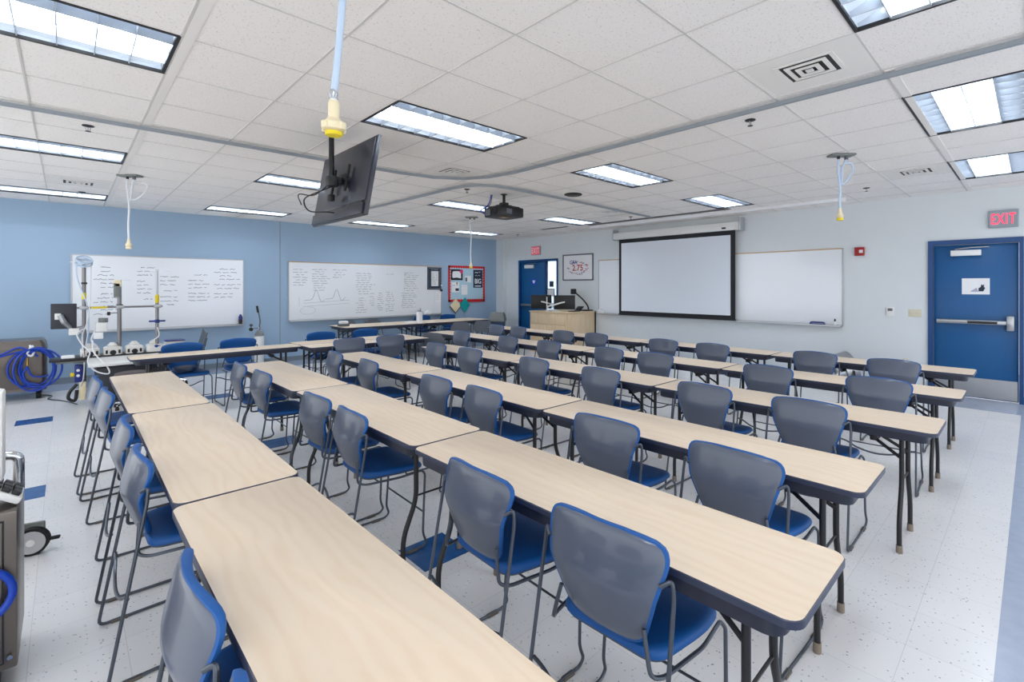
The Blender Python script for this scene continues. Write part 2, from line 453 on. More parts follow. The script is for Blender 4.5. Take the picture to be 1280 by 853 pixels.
p = thing('door_sticker', 'round blue sticker with white mark on the far blue door', 'sticker', (XR+0.026,9.56,1.70))
b = MB(); b.cyl((-0.002,0,0),0.085,0.004,'sticker_blue',24,'x'); b.build('disc', p)
b = MB(); b.box((-0.004,-0.05,0.0),(-0.0015,0.05,0.035),'paper'); b.box((-0.004,-0.03,-0.04),(-0.0015,0.03,0.0),'paper'); b.build('mark', p)
t = tag(MB() and (lambda q:(q.box((XR+0.010,8.78,1.30),(XR+0.016,9.02,1.50),'paper'),q.box((XR+0.008,8.76,1.49),(XR+0.018,9.035,1.51),'black_plastic'),q.box((XR+0.008,8.76,1.28),(XR+0.018,8.78,1.5),'black_plastic'),q.build('notice'))[-1])(MB()), 'framed white notice stuck on the glass beside the far door', 'notice')
t = tag((lambda q:(q.box((XR+0.010,8.80,1.56),(XR+0.017,8.95,1.71),'navy',0.002),q.build('notice'))[-1])(MB()), 'small dark square sign on the glass beside the far door', 'notice')

# ---- exit signs
def exit_sign(y0, y1, z0, z1, label, face, txt_col):
    s = thing('exit_sign', label, 'exit sign', (XR,(y0+y1)/2,(z0+z1)/2), 0, 'illuminated exit signs')
    w, h = (y1-y0)/2, (z1-z0)/2
    q = MB(); q.box((-0.045,-w,-h),(0,w,h),'exit_face',0.006); q.build('housing', s)
    q = MB(); q.box((-0.048,-w+0.012,-h+0.012),(-0.0455,w-0.012,h-0.012),face); q.build('face_plate', s)
    text_mesh('lettering', 'EXIT', h*1.7, txt_col, s, Matrix(((0,0,-1,-0.0495),(-1,0,0,0),(0,1,0,0),(0,0,0,1))), 0.001, True, 1.0, (w*1.62,h*1.22))
exit_sign(0.150,0.445,2.37,2.606,'lit red exit sign above the blue push bar door','exit_face','exit_red')
exit_sign(9.25,9.6,2.42,2.66,'small lit exit sign above the far blue door','exit_face_red','paper')

# ---- wall fittings on grey wall
a = thing('fire_alarm', 'red fire alarm with white strobe on the grey wall', 'fire alarm', (XR,1.96,2.13))
q = MB(); q.box((-0.045,-0.066,-0.068),(0,0.066,0.068),'alarm_red',0.008); q.build('housing', a)
q = MB(); q.box((-0.065,-0.05,-0.025),(-0.044,0.0,0.025),'paper',0.006); q.build('strobe', a)['label']='white strobe lens'
a = thing('thermostat', 'white wall thermostat with small grey display', 'thermostat', (XR,1.558,1.178))
q = MB(); q.box((-0.028,-0.05,-0.074),(0,0.05,0.074),'white_metal',0.006); q.build('housing', a)
q = MB(); q.box((-0.031,-0.03,0.015),(-0.0275,0.03,0.055),'folding_grey'); q.build('display', a)
a = thing('light_switch', 'ivory triple light switch plate beside the exit door', 'light switch', (XR,1.257,1.172))
q = MB(); q.box((-0.008,-0.08,-0.058),(0,0.08,0.058),'ivory',0.003); q.build('plate', a)
for k in (-1,0,1):
    q = MB(); q.box((-0.018,k*0.046-0.006,-0.012),(-0.007,k*0.046+0.006,0.014),'ivory',0.002); q.build('toggle', a)
a = thing('wall_outlet', 'ivory wall outlet low on grey wall behind front table row', 'outlet', (XR,1.373,0.42))
q = MB(); q.box((-0.007,-0.036,-0.058),(0,0.036,0.058),'ivory',0.003); q.build('plate', a)
for k in (-1,1):
    q = MB(); q.box((-0.01,-0.018,k*0.024-0.015),(-0.006,0.018,k*0.024+0.015),'paper',0.002); q.build('socket', a)
# framed GPA poster
a = thing('framed_poster', 'framed white poster with red 2.75 lettering beside the far door', 'poster', (XR,7.944,2.048))
q = MB(); W,H=.5,.33
for A,B in (((-W,-H),(W,-H+.03)),((-W,H-.03),(W,H)),((-W,-H),(-W+.03,H)),((W-.03,-H),(W,H))): q.box((-0.025,A[0],A[1]),(0,B[0],B[1]),'folding_grey',0.004)
q.build('frame', a)
q = MB(); q.box((-0.012,-W+.03,-H+.03),(-0.001,W-.03,H-.03),'paper'); q.build('print', a)
MW = lambda y,z: Matrix(((0,0,-1,-0.0135),(-1,0,0,y),(0,1,0,z),(0,0,0,1)))
text_mesh('numerals','2.75',0.21,'ink_red',a,MW(0.0,-0.02),0.001,True)
text_mesh('heading','GPA',0.13,'ink_blue',a,MW(0.14,0.12),0.001,True)
q = MB()
rnd = random.Random(3)
for i in range(60):
    an = rnd.uniform(0,2*PI); rr = rnd.uniform(.75,1); y = .34*rr*math.cos(an); z = -0.02+.17*rr*math.sin(an)
    if abs(y) < .2 and -0.12 < z < .07: continue
    w = rnd.uniform(.01,.025); q.box((-0.0135,y-w,z-.006),(-0.0122,y+w,z+.006), 'ink_red' if rnd.random()<.6 else 'ink_blue')
q.build('word_cloud', a)

# ------------------------------------------------------------------ whiteboards
def hand_line(q, M, x0, x1, y, h, mname, rnd, words=True, th=0.0045):
    """a row of small handwriting strokes on a board, drawn in board coordinates"""
    x = x0
    while x < x1-0.02:
        wl = min(rnd.uniform(0.05,0.16), x1-x)
        n = max(3, int(wl/0.012)); prev = None
        for i in range(n+1):
            px = x+wl*i/n; pz = y+rnd.uniform(-.5,.5)*h
            if prev:
                dx, dz = px-prev[0], pz-prev[1]; L = math.hypot(dx,dz) or 1; nx, nz = -dz/L*th/2, dx/L*th/2
                V = [(prev[0]+nx,prev[1]+nz,0),(px+nx,pz+nz,0),(px-nx,pz-nz,0),(prev[0]-nx,prev[1]-nz,0)]
                q.add(V,[(0,1,2,3)],mname,False,M)
            prev = (px,pz)
        x += wl+0.03
def stroke(q, M, pts, mname, th=0.006):
    for a,c in zip(pts,pts[1:]):
        dx, dz = c[0]-a[0], c[1]-a[1]; L = math.hypot(dx,dz) or 1; nx, nz = -dz/L*th/2, dx/L*th/2
        q.add([(a[0]+nx,a[1]+nz,0),(c[0]+nx,c[1]+nz,0),(c[0]-nx,c[1]-nz,0),(a[0]-nx,a[1]-nz,0)],[(0,1,2,3)],mname,False,M)

def board(name, label, W, H, place, tray=True, topwood=False):
    """local: x along board, y out of the wall (negative = into room), z up, origin at lower-left"""
    t = thing(name, label, 'whiteboard', place[0], place[1])
    q = MB(); q.box((0.012,-0.014,0.012),(W-0.012,0,H-0.012),'board_white'); q.build('writing_surface', t)
    q = MB()
    q.box((0,-0.022,0),(W,0,0.018),'board_frame',0.003); q.box((0,-0.022,H-0.018),(W,0,H),'board_wood' if topwood else 'board_frame',0.003)
    q.box((0,-0.022,0),(0.018,0,H),'board_frame',0.003); q.box((W-0.018,-0.022,0),(W,0,H),'board_frame',0.003)
    q.build('frame', t)
    if tray:
        q = MB(); q.box((0.02,-0.085,-0.022),(W-0.02,0,-0.002),'board_frame',0.004); q.box((0.02,-0.088,-0.022),(W-0.02,-0.08,0.008),'board_frame',0.002); q.build('marker_tray', t)
    return t
MB2 = Matrix(((1,0,0,0),(0,0,-1,-0.0155),(0,1,0,0),(0,0,0,1)))   # board coords -> local
# left board on blue wall
wl = board('whiteboard', 'left whiteboard on blue wall with columns of notes behind the pump cart', 2.46, 1.275, ((0.05,YB-0.001,0.825),0))
q = MB(); rnd = random.Random(11)
cols = [(.27,.60,1.07,.24,.068),(.83,1.08,1.08,.52,.068),(1.15,1.50,.92,.36,.07),(1.56,1.95,.96,.42,.066),(1.96,2.42,1.08,.50,.066)]
for (x0,x1,zt,zb,st) in cols:
    z = zt; k = 0
    while z > zb:
        ind = rnd.choice([0,0,.05,.09]); e = x1-rnd.uniform(0,.45)*(x1-x0)
        hand_line(q, MB2, x0+ind, max(e,x0+ind+.12), z, 0.022, 'ink', rnd, th=.0065); z -= st*rnd.choice([1,1,1,1.6])
q.build('handwriting', wl)
# right board on blue wall
wr = board('whiteboard', 'right whiteboard on blue wall with dense notes and two sketched curves', 3.76, 1.25, ((3.32,YB-0.001,0.85),0), True, True)
q = MB()
cols = [(.10,.42,1.08,.74,.055),(.48,.86,1.09,.62,.05),(.92,1.24,1.09,.92,.055),(1.45,1.92,1.02,.50,.052),(1.45,1.72,.45,.12,.055),(1.78,1.93,.48,.25,.05),(1.97,2.15,.56,.12,.05),(2.18,2.42,.58,.12,.05),(2.2,2.42,1.02,1.0,.05),(2.66,3.10,1.06,.60,.055),(2.60,3.05,.55,.20,.05)]
for (x0,x1,zt,zb,st) in cols:
    z = zt
    while z > zb:
        ind = rnd.choice([0,0,.03,.06]); e = x1-rnd.uniform(0,.4)*(x1-x0)
        hand_line(q, MB2, x0+ind, max(e,x0+ind+.08), z, 0.018, 'ink', rnd, th=0.0055); z -= st
def curve(x0, base, amp, w, sc=1):
    return [(x0+i*0.02, base+amp*math.exp(-((i*0.02-.25)/.055)**2)-amp*.35*math.exp(-((i*0.02-.37)/.05)**2)+i*0.0015) for i in range(w)]
stroke(q, MB2, curve(.32,.42,.20,22), 'ink', .005); stroke(q, MB2, curve(.76,.44,.20,24), 'ink', .005)
for (x0,x1,z) in ((.3,1.3,.36),(.3,1.3,.29)): stroke(q, MB2, [(x0,z),(x1,z+.05)], 'ink_grey', .005)
stroke(q, MB2, [(.38+.2*math.sin(i*.3)*(1-.02*i), .2+.08*math.cos(i*.3)) for i in range(20)], 'ink_grey', .004)
stroke(q, MB2, [(2.7,1.06),(2.68,.62),(2.60,.2)], 'ink_grey', .004); stroke(q, MB2, [(.22,.5),(.22,.3)], 'ink_grey', .004)
q.build('handwriting', wr)
# board behind screen on grey wall: local x runs towards -y
wg = board('whiteboard', 'long blank whiteboard on grey wall behind the projection screen', 5.09, 1.275, ((XR-0.001,7.28,0.925),-PI/2), True, True)

# small things on the tray of the grey-wall board
e = thing('board_eraser', 'blue whiteboard eraser caddy on tray below the blank board', 'eraser', (XR-0.055,2.56,0.934))
q = MB(); q.prism(roundpoly([(-.12,0),(.12,0),(.10,.045),(-.10,.045)],[.005,.005,.02,.02]),-0.02,0.02,'blue_dark',Matrix(((0,0,1,0),(1,0,0,0),(0,1,0,0),(0,0,0,1)))); q.build('body', e)
q = MB(); q.box((-0.022,-.1,.012),(-0.0195,.08,.022),'ink_grey'); q.build('pad', e)
e = thing('spray_bottle', 'small white and black bottle on the blank board tray', 'bottle', (XR-0.05,2.30,0.934))
q = MB(); q.lathe((0,0,0),[(.02,0),(.021,.05),(.02,.062)],'paper',14); q.build('body', e); q = MB(); q.lathe((0,0,.062),[(.018,0),(.012,.02),(.012,.04)],'black_plastic',12); q.build('cap', e)

# eraser bottle lower right of the left board
e = thing('marker_bottle', 'small blue and black cleaner bottle at right end of left whiteboard tray', 'bottle', (2.44,YB-0.062,0.834))
q = MB(); q.lathe((0,0,0),[(.032,0),(.034,.05),(.034,.09)],'black_plastic',14); q.build('body', e)
q = MB(); q.lathe((0,0,.09),[(.034,0),(.034,.05),(.02,.075),(.014,.10)],'blue_dark',14); q.build('cap', e)
# ---- notices on right end of right board
p = thing('poster', 'dark bordered poster with white list at right end of the whiteboard', 'poster', (6.85,YB-0.026,1.78))
q = MB(); q.box((-.21,-0.004,-.29),(.21,0.003,.29),'navy'); q.build('border', p)
q = MB(); q.box((-.095,-0.006,-.20),(.115,-0.0042,.19),'paper'); q.build('list_panel', p)
q = MB(); MP = Matrix(((1,0,0,0),(0,0,-1,-0.007),(0,1,0,0),(0,0,0,1)))
for i in range(10): hand_line(q, MP, -.075,.09, .15-.034*i, .014,'ink',rnd)
q.build('lettering', p)
q = MB(); stroke(q, MP, [(-.17,.26),(.17,.26),(.19,.24),(.19,-.24),(.17,-.26),(-.17,-.26),(-.19,-.24),(-.19,.24),(-.17,.26)],'ink_grey',.008); stroke(q,MP,[(-.13,.21),(-.13,-.22)],'ink_grey',.006); stroke(q,MP,[(.15,.21),(.15,-.22)],'ink_grey',.006); hand_line(q,MP,-.1,.12,.235,.02,'paper',rnd); q.build('border_lines', p)
tag((lambda q:(q.box((6.86,YB-0.022,1.15),(7.04,YB-0.0175,1.42),'paper'),[stroke(q,Matrix(((1,0,0,6.95),(0,0,-1,YB-0.0228),(0,1,0,1.28),(0,0,0,1))),[(-.06,.09-.035*i),(.05,.09-.035*i)],'ink_grey',.004) for i in range(5)],q.build('note_sheet'))[-1])(MB()),'white paper note under the dark poster on the whiteboard','paper note')
q = MB(); q.lathe((0,0,0),[(.02,-.03),(.032,-.015),(.035,.01),(.022,.03)],'black_plastic',12); k = q.build('magnet_clip', None, (7.04,YB-0.060,1.47)); tag(k,'black magnet clip at the lower corner of dark poster','clip')
q = MB(); q.lathe((0,0,0),[(.016,-.02),(.02,0),(.012,.02)],'paper',12); k = q.build('magnet_clip', None, (7.05,YB-0.050,1.60)); tag(k,'small white magnet clip right of the dark poster','clip')

# ------------------------------------------------------------------ bulletin board with red border
bb = thing('bulletin_board', 'bulletin board with scalloped red paper border on blue wall', 'bulletin board', (7.28,YB-0.001,1.155))
W,H = 1.22,.98
q = MB(); q.box((0.02,-0.02,0.02),(W-.02,0,H-.02),'board_pale'); q.build('backing', bb)
q = MB()
def scal(n, L, amp, base):
    out = []
    for i in range(n*6+1):
        a = i/(n*6); out.append((a*L, base+amp*abs(math.sin(a*n*PI))))
    return out
def strip(n, L, wid, M):
    prof = scal(n, L, .028, wid-.014); m = len(prof)
    V = [(x,0,0) for x,_ in prof]+[(x,y,0) for x,y in prof]+[(x,0,.005) for x,_ in prof]+[(x,y,.005) for x,y in prof]
    F = [(2*m+i,2*m+i+1,3*m+i+1,3*m+i) for i in range(m-1)]+[(m+i,m+i+1,3*m+i+1,3*m+i) for i in range(m-1)]+[(i,i+1,2*m+i+1,2*m+i) for i in range(m-1)]
    q.add(V,F,'red_border',False,M)
def BM(ax, ay, o):  # ax, ay in board plane
    return Matrix(((ax[0],ay[0],0,o[0]),(0,0,-1,-0.021),(ax[1],ay[1],0,o[1]),(0,0,0,1)))
strip(16,W,.06,BM((1,0),(0,1),(0,0))); strip(16,W,.06,BM((1,0),(0,-1),(0,H))); strip(13,H,.06,BM((0,1),(1,0),(0,0))); strip(13,H,.06,BM((0,1),(-1,0),(W,0)))
q.build('border', bb)
q = MB()
for i in range(14): q.prism([(0,0),(.05,0),(.025,-.03)],0,.003,'red_border',BM((1,0),(0,1),(.52+i*.05,0)))
q.build('fringe', bb)
def note(x0,z0,x1,z1,mname,label,dy=0.0,cat='paper note'):
    t = thing('pinned_note', label, cat, (7.28+(x0+x1)/2,YB-0.022-dy,1.155+(z0+z1)/2), 0, 'papers pinned on the bulletin board')
    w,h = (x1-x0)/2,(z1-z0)/2
    k = MB(); k.box((-w,-0.003,-h),(w,0,h),mname); k.build('sheet', t)
    return t, w, h
MN = Matrix(((1,0,0,0),(0,0,-1,-0.0045),(0,1,0,0),(0,0,0,1)))
t,w,h = note(.08,.585,.46,.88,'black_plastic','black edged white card with pink tab on the bulletin board')
k = MB(); k.prism(roundpoly([(-.14,-.09),(.0,-.075),(.14,-.1),(.13,0),(.15,.07),(.05,.1),(-.13,.09),(-.15,0)],[.03]*8),0,.001,'paper',MN); k.build('card_face', t)
k = MB(); k.cyl((.15,-0.006,.09),.055,.003,'pink',14,'y'); k.build('tab', t)['label']='pink round tab'
t,w,h = note(.82,.38,1.14,.88,'navy','dark blue poster with large pale lettering on the bulletin board')
k = MB(); hand_line(k,MN,-.11,.12,.18,.05,'paper',rnd,th=.011); hand_line(k,MN,-.10,.11,.09,.03,'paper',rnd,th=.008); k.build('script', t)
text_mesh('lettering','BIG',.19,'paper',t,MN@Matrix.Translation((0,-.075,0)),0.001,True,.8)
k = MB(); k.box((-.11,-.005,-.215),(.1,-.0035,-.19),'paper'); k.build('underline', t)
t,w,h = note(.42,.19,.62,.46,'paper','tall white sheet low in the middle of the bulletin board')
k = MB(); hand_line(k,MN,-.06,.06,.09,.012,'ink_grey',rnd); hand_line(k,MN,-.02,.02,.0,.03,'ink_red',rnd); k.build('print', t)
t,w,h = note(.10,.26,.35,.53,'paper','white sheet with dark picture at lower left of bulletin board')
k = MB(); k.box((-.0,-.0045,-.1),(.11,-.0035,-.03),'navy'); hand_line(k,MN,-.1,.1,.05,.02,'ink',rnd,th=.007); k.build('print', t)
k = MB(); k.cyl((.05,-.0055,.105),.03,.003,'brass',12,'y'); k.build('badge', t)
t,w,h = note(.54,.53,.74,.71,'paper','small white sheet with dark square beside blue poster on bulletin board')
k = MB(); k.box((-.09,-.0045,-.07),(-.03,-.0035,.04),'folding_grey'); hand_line(k,MN,-.08,.07,.07,.01,'ink_red',rnd); k.build('print', t)
# two diamonds hanging under the bulletin board
def diamond(cx,cz,w,h,mname,edge,label):
    t = thing('paper_diamond', label, 'paper decoration', (cx,YB-0.03-(.009 if cx > 7.7 else 0),cz))
    k = MB(); k.prism([(0,-h),(w,0),(0,h),(-w,0)],0,.004,edge,MN); k.build('backing', t)
    k = MB(); k.prism([(0,-h*.93+.012),(w*.93,.012),(0,h*.95+.012),(-w*.93,.012)],.0045,.0065,mname,MN); k.build('face', t)
diamond(7.50,1.045,.19,.205,'cream','black_plastic','cream paper diamond with dark edge under the bulletin board')
diamond(7.80,1.06,.165,.215,'teal','teal','teal paper diamond under the bulletin board')

# ------------------------------------------------------------------ projection screen
s = thing('projection_screen', 'pulled down projection screen with black border on grey wall', 'projection screen', (XR-0.12,0,0))
k = MB(); k.box((-0.075,3.82,2.63),(0.05,6.72,2.78),'white_metal',0.012); k.build('case', s)
for y in (3.80,6.70):
    k = MB(); k.box((-0.085,y,2.62),(0.115,y+.04,2.86),'board_frame',0.006); k.build('bracket', s)
k = MB(); k.box((-0.079,4.08,2.66),(-0.076,4.16,2.69),'black_plastic'); k.build('badge', s)
k = MB(); k.box((-0.004,3.93,0.945),(0.0,6.60,2.64),'screen_black'); k.build('border', s)['label']='black fabric border'
k = MB(); k.box((-0.0065,4.02,1.02),(-0.0045,6.535,2.545),'screen_white'); k.build('picture_area', s)
k = MB(); k.box((-0.016,3.92,0.925),(0.012,6.61,0.955),'screen_black',0.006); k.build('weight_bar', s)
# valance recess and rail at ceiling
k = MB(); k.box((8.09,3.70,ZC-0.006),(8.28,6.85,ZC+0.001),'screen_black'); k.box((8.082,3.68,ZC-0.007),(8.09,6.87,ZC),'white_metal'); k.box((8.28,3.68,ZC-0.007),(8.29,6.87,ZC),'white_metal'); tag(k.build('ceiling_screen_slot'),'long black slot for a screen set in the ceiling','screen slot')
k = MB(); k.box((8.42,2.0,ZC-0.05),(8.48,7.0,ZC),'paper',0.005); tag(k.build('ceiling_rail'),'white rail running along ceiling above the projection screen','rail')
k = MB(); k.box((7.95,7.35,ZC-0.006),(8.10,8.15,ZC),'screen_black'); k.box((7.93,7.33,ZC-0.009),(7.95,8.17,ZC),'white_metal'); tag(k.build('ceiling_slot_diffuser'),'short black slot diffuser in ceiling in front of far door','air diffuser')

# ------------------------------------------------------------------ ceiling lights
def light_label(i, j):
    r = ['nearest row beside the camera','second row from the camera','third row from the camera','row beside the blue wall'][j]
    c = ['farthest from the grey wall','third from the grey wall','second from the grey wall','closest to the grey wall'][i]
    return 'recessed ceiling light, %s, %s' % (r, c)
proto = thing('ceiling_light','x','ceiling light',(0,0,ZC))
LW, LH = 2*G, G
k = MB()
for (a,c) in (((0,0),(LW,.016)),((0,LH-.016),(LW,LH)),((0,.016),(.018,LH-.016)),((LW-.018,.016),(LW,LH-.016))): k.box((a[0],a[1],-0.006),(c[0],c[1],.012),'dark_frame'); k.box((a[0],a[1],.012),(c[0],c[1],.10),'lamp_blade')
k.box((0,0,.10),(LW,LH,.11),'white_metal'); k.build('housing', proto)
for y in (.36,.64):
    k = MB(); k.box((.04,LH*y-.055,.078),(LW-.04,LH*y+.055,.090),'lamp_core'); k.build('lamp_tube', proto)['label']='bright lit lamp strip'
for (y0,y1) in ((.016,LH*.25),(LH*.75,LH-.016)):
    k = MB(); za, zb = (.030,.085) if y0 < .1 else (.085,.030)
    k.add([(.02,y0,za),(LW-.02,y0,za),(LW-.02,y1,zb),(.02,y1,zb),(.02,y0,za+.004),(LW-.02,y0,za+.004),(LW-.02,y1,zb+.004),(.02,y1,zb+.004)],[(0,1,2,3),(7,6,5,4),(0,1,5,4),(2,3,7,6),(1,2,6,5),(3,0,4,7)],'reflector_glow')
    k.build('reflector', proto)
k = MB()
for i in range(1,8):
    x = .018+(LW-.036)*i/8; k.box((x-.0025,.016,.002),(x+.0025,LH-.016,.060),'lamp_blade')
for f in (.25,.5,.75): k.box((.018,LH*f-.0025,.002),(LW-.018,LH*f+.0025,.060),'lamp_blade')
k.build('louver', proto)
first = True
for i in range(4):
    for j in range(4):
        fx, fy = -0.83+2.546*i, 0.03+3.183*j
        if (i, j) in ((0,0),): continue
        o = proto if first else copy_tree(proto); first = False
        o.location = (fx,fy,ZC); o['label'] = light_label(i,j); o['group'] = 'recessed ceiling lights'
# the one beside the camera that lies outside the picture
o = copy_tree(proto); o.location = (-0.83,0.03,ZC); o['label'] = light_label(0,0)

# ------------------------------------------------------------------ ceiling vents, sprinklers, detectors
def vent(x, y, label):
    t = thing('ceiling_vent', label, 'air vent', (x,y,ZC), 0, 'square ceiling vents')
    k = MB(); k.box((-.30,-.30,-.004),(.30,.30,-.001),'vent_white'); k.build('face_panel', t)
    k = MB(); k.box((-.165,-.165,-.0055),(.165,.165,-.0045),'dark_frame'); k.build('backing', t)
    for n,(r,z) in enumerate(((.165,-.010),(.115,-.014),(.065,-.018))):
        k = MB(); w = .025
        for A,B in (((-r,-r),(r,-r+w)),((-r,r-w),(r,r)),((-r,-r+w),(-r+w,r-w)),((r-w,-r+w),(r,r-w))): k.box((A[0],A[1],z),(B[0],B[1],z+.006),'vent_white')
        k.build('louver_ring', t)
    k = MB(); k.box((-.02,-.02,-.02),(.02,.02,-.014),'white_metal'); k.build('center_plate', t)
vent(3.28,0.97,'square air vent beside the near curtain track toward the exit door')
vent(3.24,4.74,'square air vent inside the bend of curtain track above tables')
vent(7.11,0.97,'square air vent in ceiling near the exit door wall')
vent(0.11,8.66,'square air vent between two lights near the blue wall')
vent(7.05,5.35,'square air vent in front of the black ceiling slot')
vent(5.85,8.1,'square air vent behind the projector near the hanging cord')
def sprinkler(x,y,label):
    t = thing('sprinkler_head', label, 'sprinkler', (x,y,ZC), 0, 'ceiling sprinkler heads')
    k = MB(); k.lathe((0,0,0),[(.04,-.001),(.04,-.006),(.016,-.012)],'dark_frame',16); k.build('escutcheon', t)
    k = MB(); k.tube([(.014,0,-.01),(.016,0,-.03),(.004,0,-.045)],.003,'steel',n=5); k.tube([(-.014,0,-.01),(-.016,0,-.03),(-.004,0,-.045)],.003,'steel',n=5); k.cyl((0,0,-.04),.004,.035,'chrome',8); k.build('yoke', t)
    k = MB(); k.cyl((0,0,-.05),.02,.003,'dark_frame',14); k.build('deflector', t)
sprinkler(3.96,1.61,'sprinkler head beside the near curtain track')
sprinkler(0.13,5.55,'sprinkler head just beyond the curtain track at left of the ceiling')
sprinkler(0.16,9.5,'sprinkler head next to the light by the blue wall')
sprinkler(3.97,5.5,'sprinkler head between curtain track bends near the projector')
sprinkler(7.83,1.61,'sprinkler head near the grey wall above the blank whiteboard')
sprinkler(7.8,5.46,'sprinkler head in front of the projection screen slot')
sprinkler(8.35,9.35,'sprinkler head at the far corner near the far door')
k = MB(); k.lathe((0,0,0),[(.13,0),(.13,-.012),(.10,-.022),(.03,-.024)],'dark_frame',24); k = k.build('ceiling_speaker',None,(5.3,4.72,ZC)); tag(k,'round black ceiling speaker above and beyond the projector','speaker')

# curtain tracks
def track(name,pts,r,label):
    k = MB(); k.tube([(x,y,ZC-0.028) for x,y in pts],.02,'track_grey',n=4,fil=r,flat=(.018,.020)); tag(k.build(name),label,'curtain track','curtain tracks on the ceiling')
track('curtain_track',[(3.66,YN+.05),(3.70,3.0),(3.72,5.14),(1.5,5.19),(XL+.05,5.24)],1.3,'grey curtain track curving along ceiling on the camera side')
track('curtain_track',[(3.66,8.05),(3.70,7.0),(3.72,4.92),(5.0,4.95),(7.95,5.12)],1.1,'grey curtain track curving along ceiling past the projector')

# ------------------------------------------------------------------ ceiling hose drops
def spline(P, n=8):
    P = [Vector(p) for p in P]; P = [P[0]*2-P[1]]+P+[P[-1]*2-P[-2]]; out = []
    for a,b_,c,d in zip(P,P[1:],P[2:],P[3:]):
        for i in range(n):
            t = i/n; out.append(.5*((2*b_)+(c-a)*t+(2*a-5*b_+4*c-d)*t*t+(3*b_-a-3*c+d)*t**3))
    out.append(P[-2]); return out
def hose_drop(x,y,zb,label,mname='hose_clear',r=.011,loop=True,lx=1,plate=True):
    t = thing('ceiling_hose', label, 'hose drop', (x,y,ZC), -.77, 'hose drops hanging from the ceiling')
    if plate:
        k = MB(); k.box((-.12,-.06,-.022),(.12,.06,0),'bin_grey',0.008); k.cyl((-.03,0,-.05),.014,.03,'black_plastic',12); k.cyl((.05,0,-.055),.018,.035,'folding_grey',12); k.build('ceiling_plate', t)
    L = zb-ZC
    k = MB(); k.tube(spline([(-.03,0,-.045),(-.035,0,-.15),(-.02,0,-.27),(-.01,0,-.40),(-.02,0,L*.7),(-.015,0,L+.10)]),r,mname,n=8); k.build('hose', t)
    if loop:
        k = MB(); k.tube(spline([(.05,0,-.05),(.02,.01,-.12),(.0,0.02,-.22),(.02,.02,-.30),(.10*lx,.05,-.24),(.16*lx,.06,-.14),(.12*lx,.04,-.08),(.03,.02,-.10),(.01,.01,-.22),(-.0,0,-.31)]),r*.9,mname,n=7); k.build('hose_loop', t)
    k = MB(); k.lathe((-.015,0,L),[(.026,0),(.036,.02),(.02,.05),(.012,.10)],'cream',14); k.build('connector', t)
    k = MB(); k.lathe((-.015,0,L-.025),[(.03,0),(.032,.02),(.026,.025)],'cream' if 'blue wall' in label else 'yellow',14); k.build('collar', t)
hose_drop(5.66,1.38,2.27,'clear hose drop with yellow connector hanging near the grey wall',lx=1)
hose_drop(.55,7.66,2.05,'clear hose drop hanging before left whiteboard on the blue wall',mname='hose_white',lx=1)
hose_drop(5.61,7.62,1.95,'thin white hose drop hanging beside the bulletin board far away',mname='hose_white',loop=False)
# the near drop, its ceiling plate lies above the picture
t = thing('ceiling_hose','thick clear hose with yellow collar hanging beside the television','hose drop',(.71,1.82,ZC),0,'hose drops hanging from the ceiling')
k = MB(); k.tube(spline([(.035,-.03,-.02),(.03,-.02,-.2),(.015,-.01,-.45),(0,0,-.64)]),.013,'hose_clear',n=12); k.build('hose', t)
k = MB(); k.box((-.1,-.06,-.02),(.12,.05,0),'bin_grey',.006); k.build('ceiling_plate', t)
k = MB(); k.lathe((0,0,-.665),[(.013,0),(.016,.008),(.014,.02),(.016,.03),(.013,.045)],'chrome',14); k.build('crimp', t)['label']='chrome crimp'
k = MB(); k.lathe((0,0,-.775),[(.030,0),(.041,.006),(.043,.028),(.034,.036),(.020,.05),(.020,.105),(.016,.115)],'cream',20)
for a in range(4): k.box((.03,-.012,-.772),(.05,.012,-.745),'cream',.004,Matrix.Rotation(a*PI/2+.4,4,'Z'))
k.build('connector', t)
k = MB(); k.lathe((0,0,-.79),[(.028,0),(.031,.004),(.031,.014)],'yellow',18); k.build('collar', t)['label']='yellow collar'

# ------------------------------------------------------------------ television
tv = thing('television','black flat television on ceiling pole, seen from behind','television',(1.80,4.40,2.50))
R = Matrix.Rotation(math.radians(10),4,'Y')
k = MB(); k.box((-.004,-.585,-.345),(.028,.585,.345),'tv_back',.006,R); k.build('panel', tv)
k = MB(); k.box((.027,-.57,-.325),(.030,.57,.33),'screen_dark',0,R); k.build('screen', tv)
k = MB(); k.box((-.014,-.56,-.22),(-.003,.56,.325),'tv_back',.006,R); k.box((-.030,-.55,-.340),(-.003,.55,-.245),'tv_back',.008,R); k.build('rear_housing', tv)
k = MB(); k.box((-.022,-.53,-.243),(-.012,.53,-.222),'screen_dark',.003,R); k.build('vent_strip', tv)
k = MB(); k.box((-.055,-.20,-.10),(-.034,-.165,.14),'black_plastic',.004,R); k.box((-.055,.10,-.10),(-.034,.135,.14),'black_plastic',.004,R); k.box((-.07,-.2,0.0),(-.05,.135,.05),'black_plastic',.004,R); k.build('mount_bracket', tv)
k = MB(); k.cyl((-.15,-.12,-.02),.022,.44,'black_plastic',14); k.box((-.19,-.16,-.06),(-.10,-.08,.03),'black_plastic',.01); k.box((-.12,-.15,-.03),(-.05,-.06,.03),'black_plastic',.008); k.lathe((-.15,-.12,.41),[(.07,0),(.07,.01)],'black_plastic',16); k.build('pole', tv)
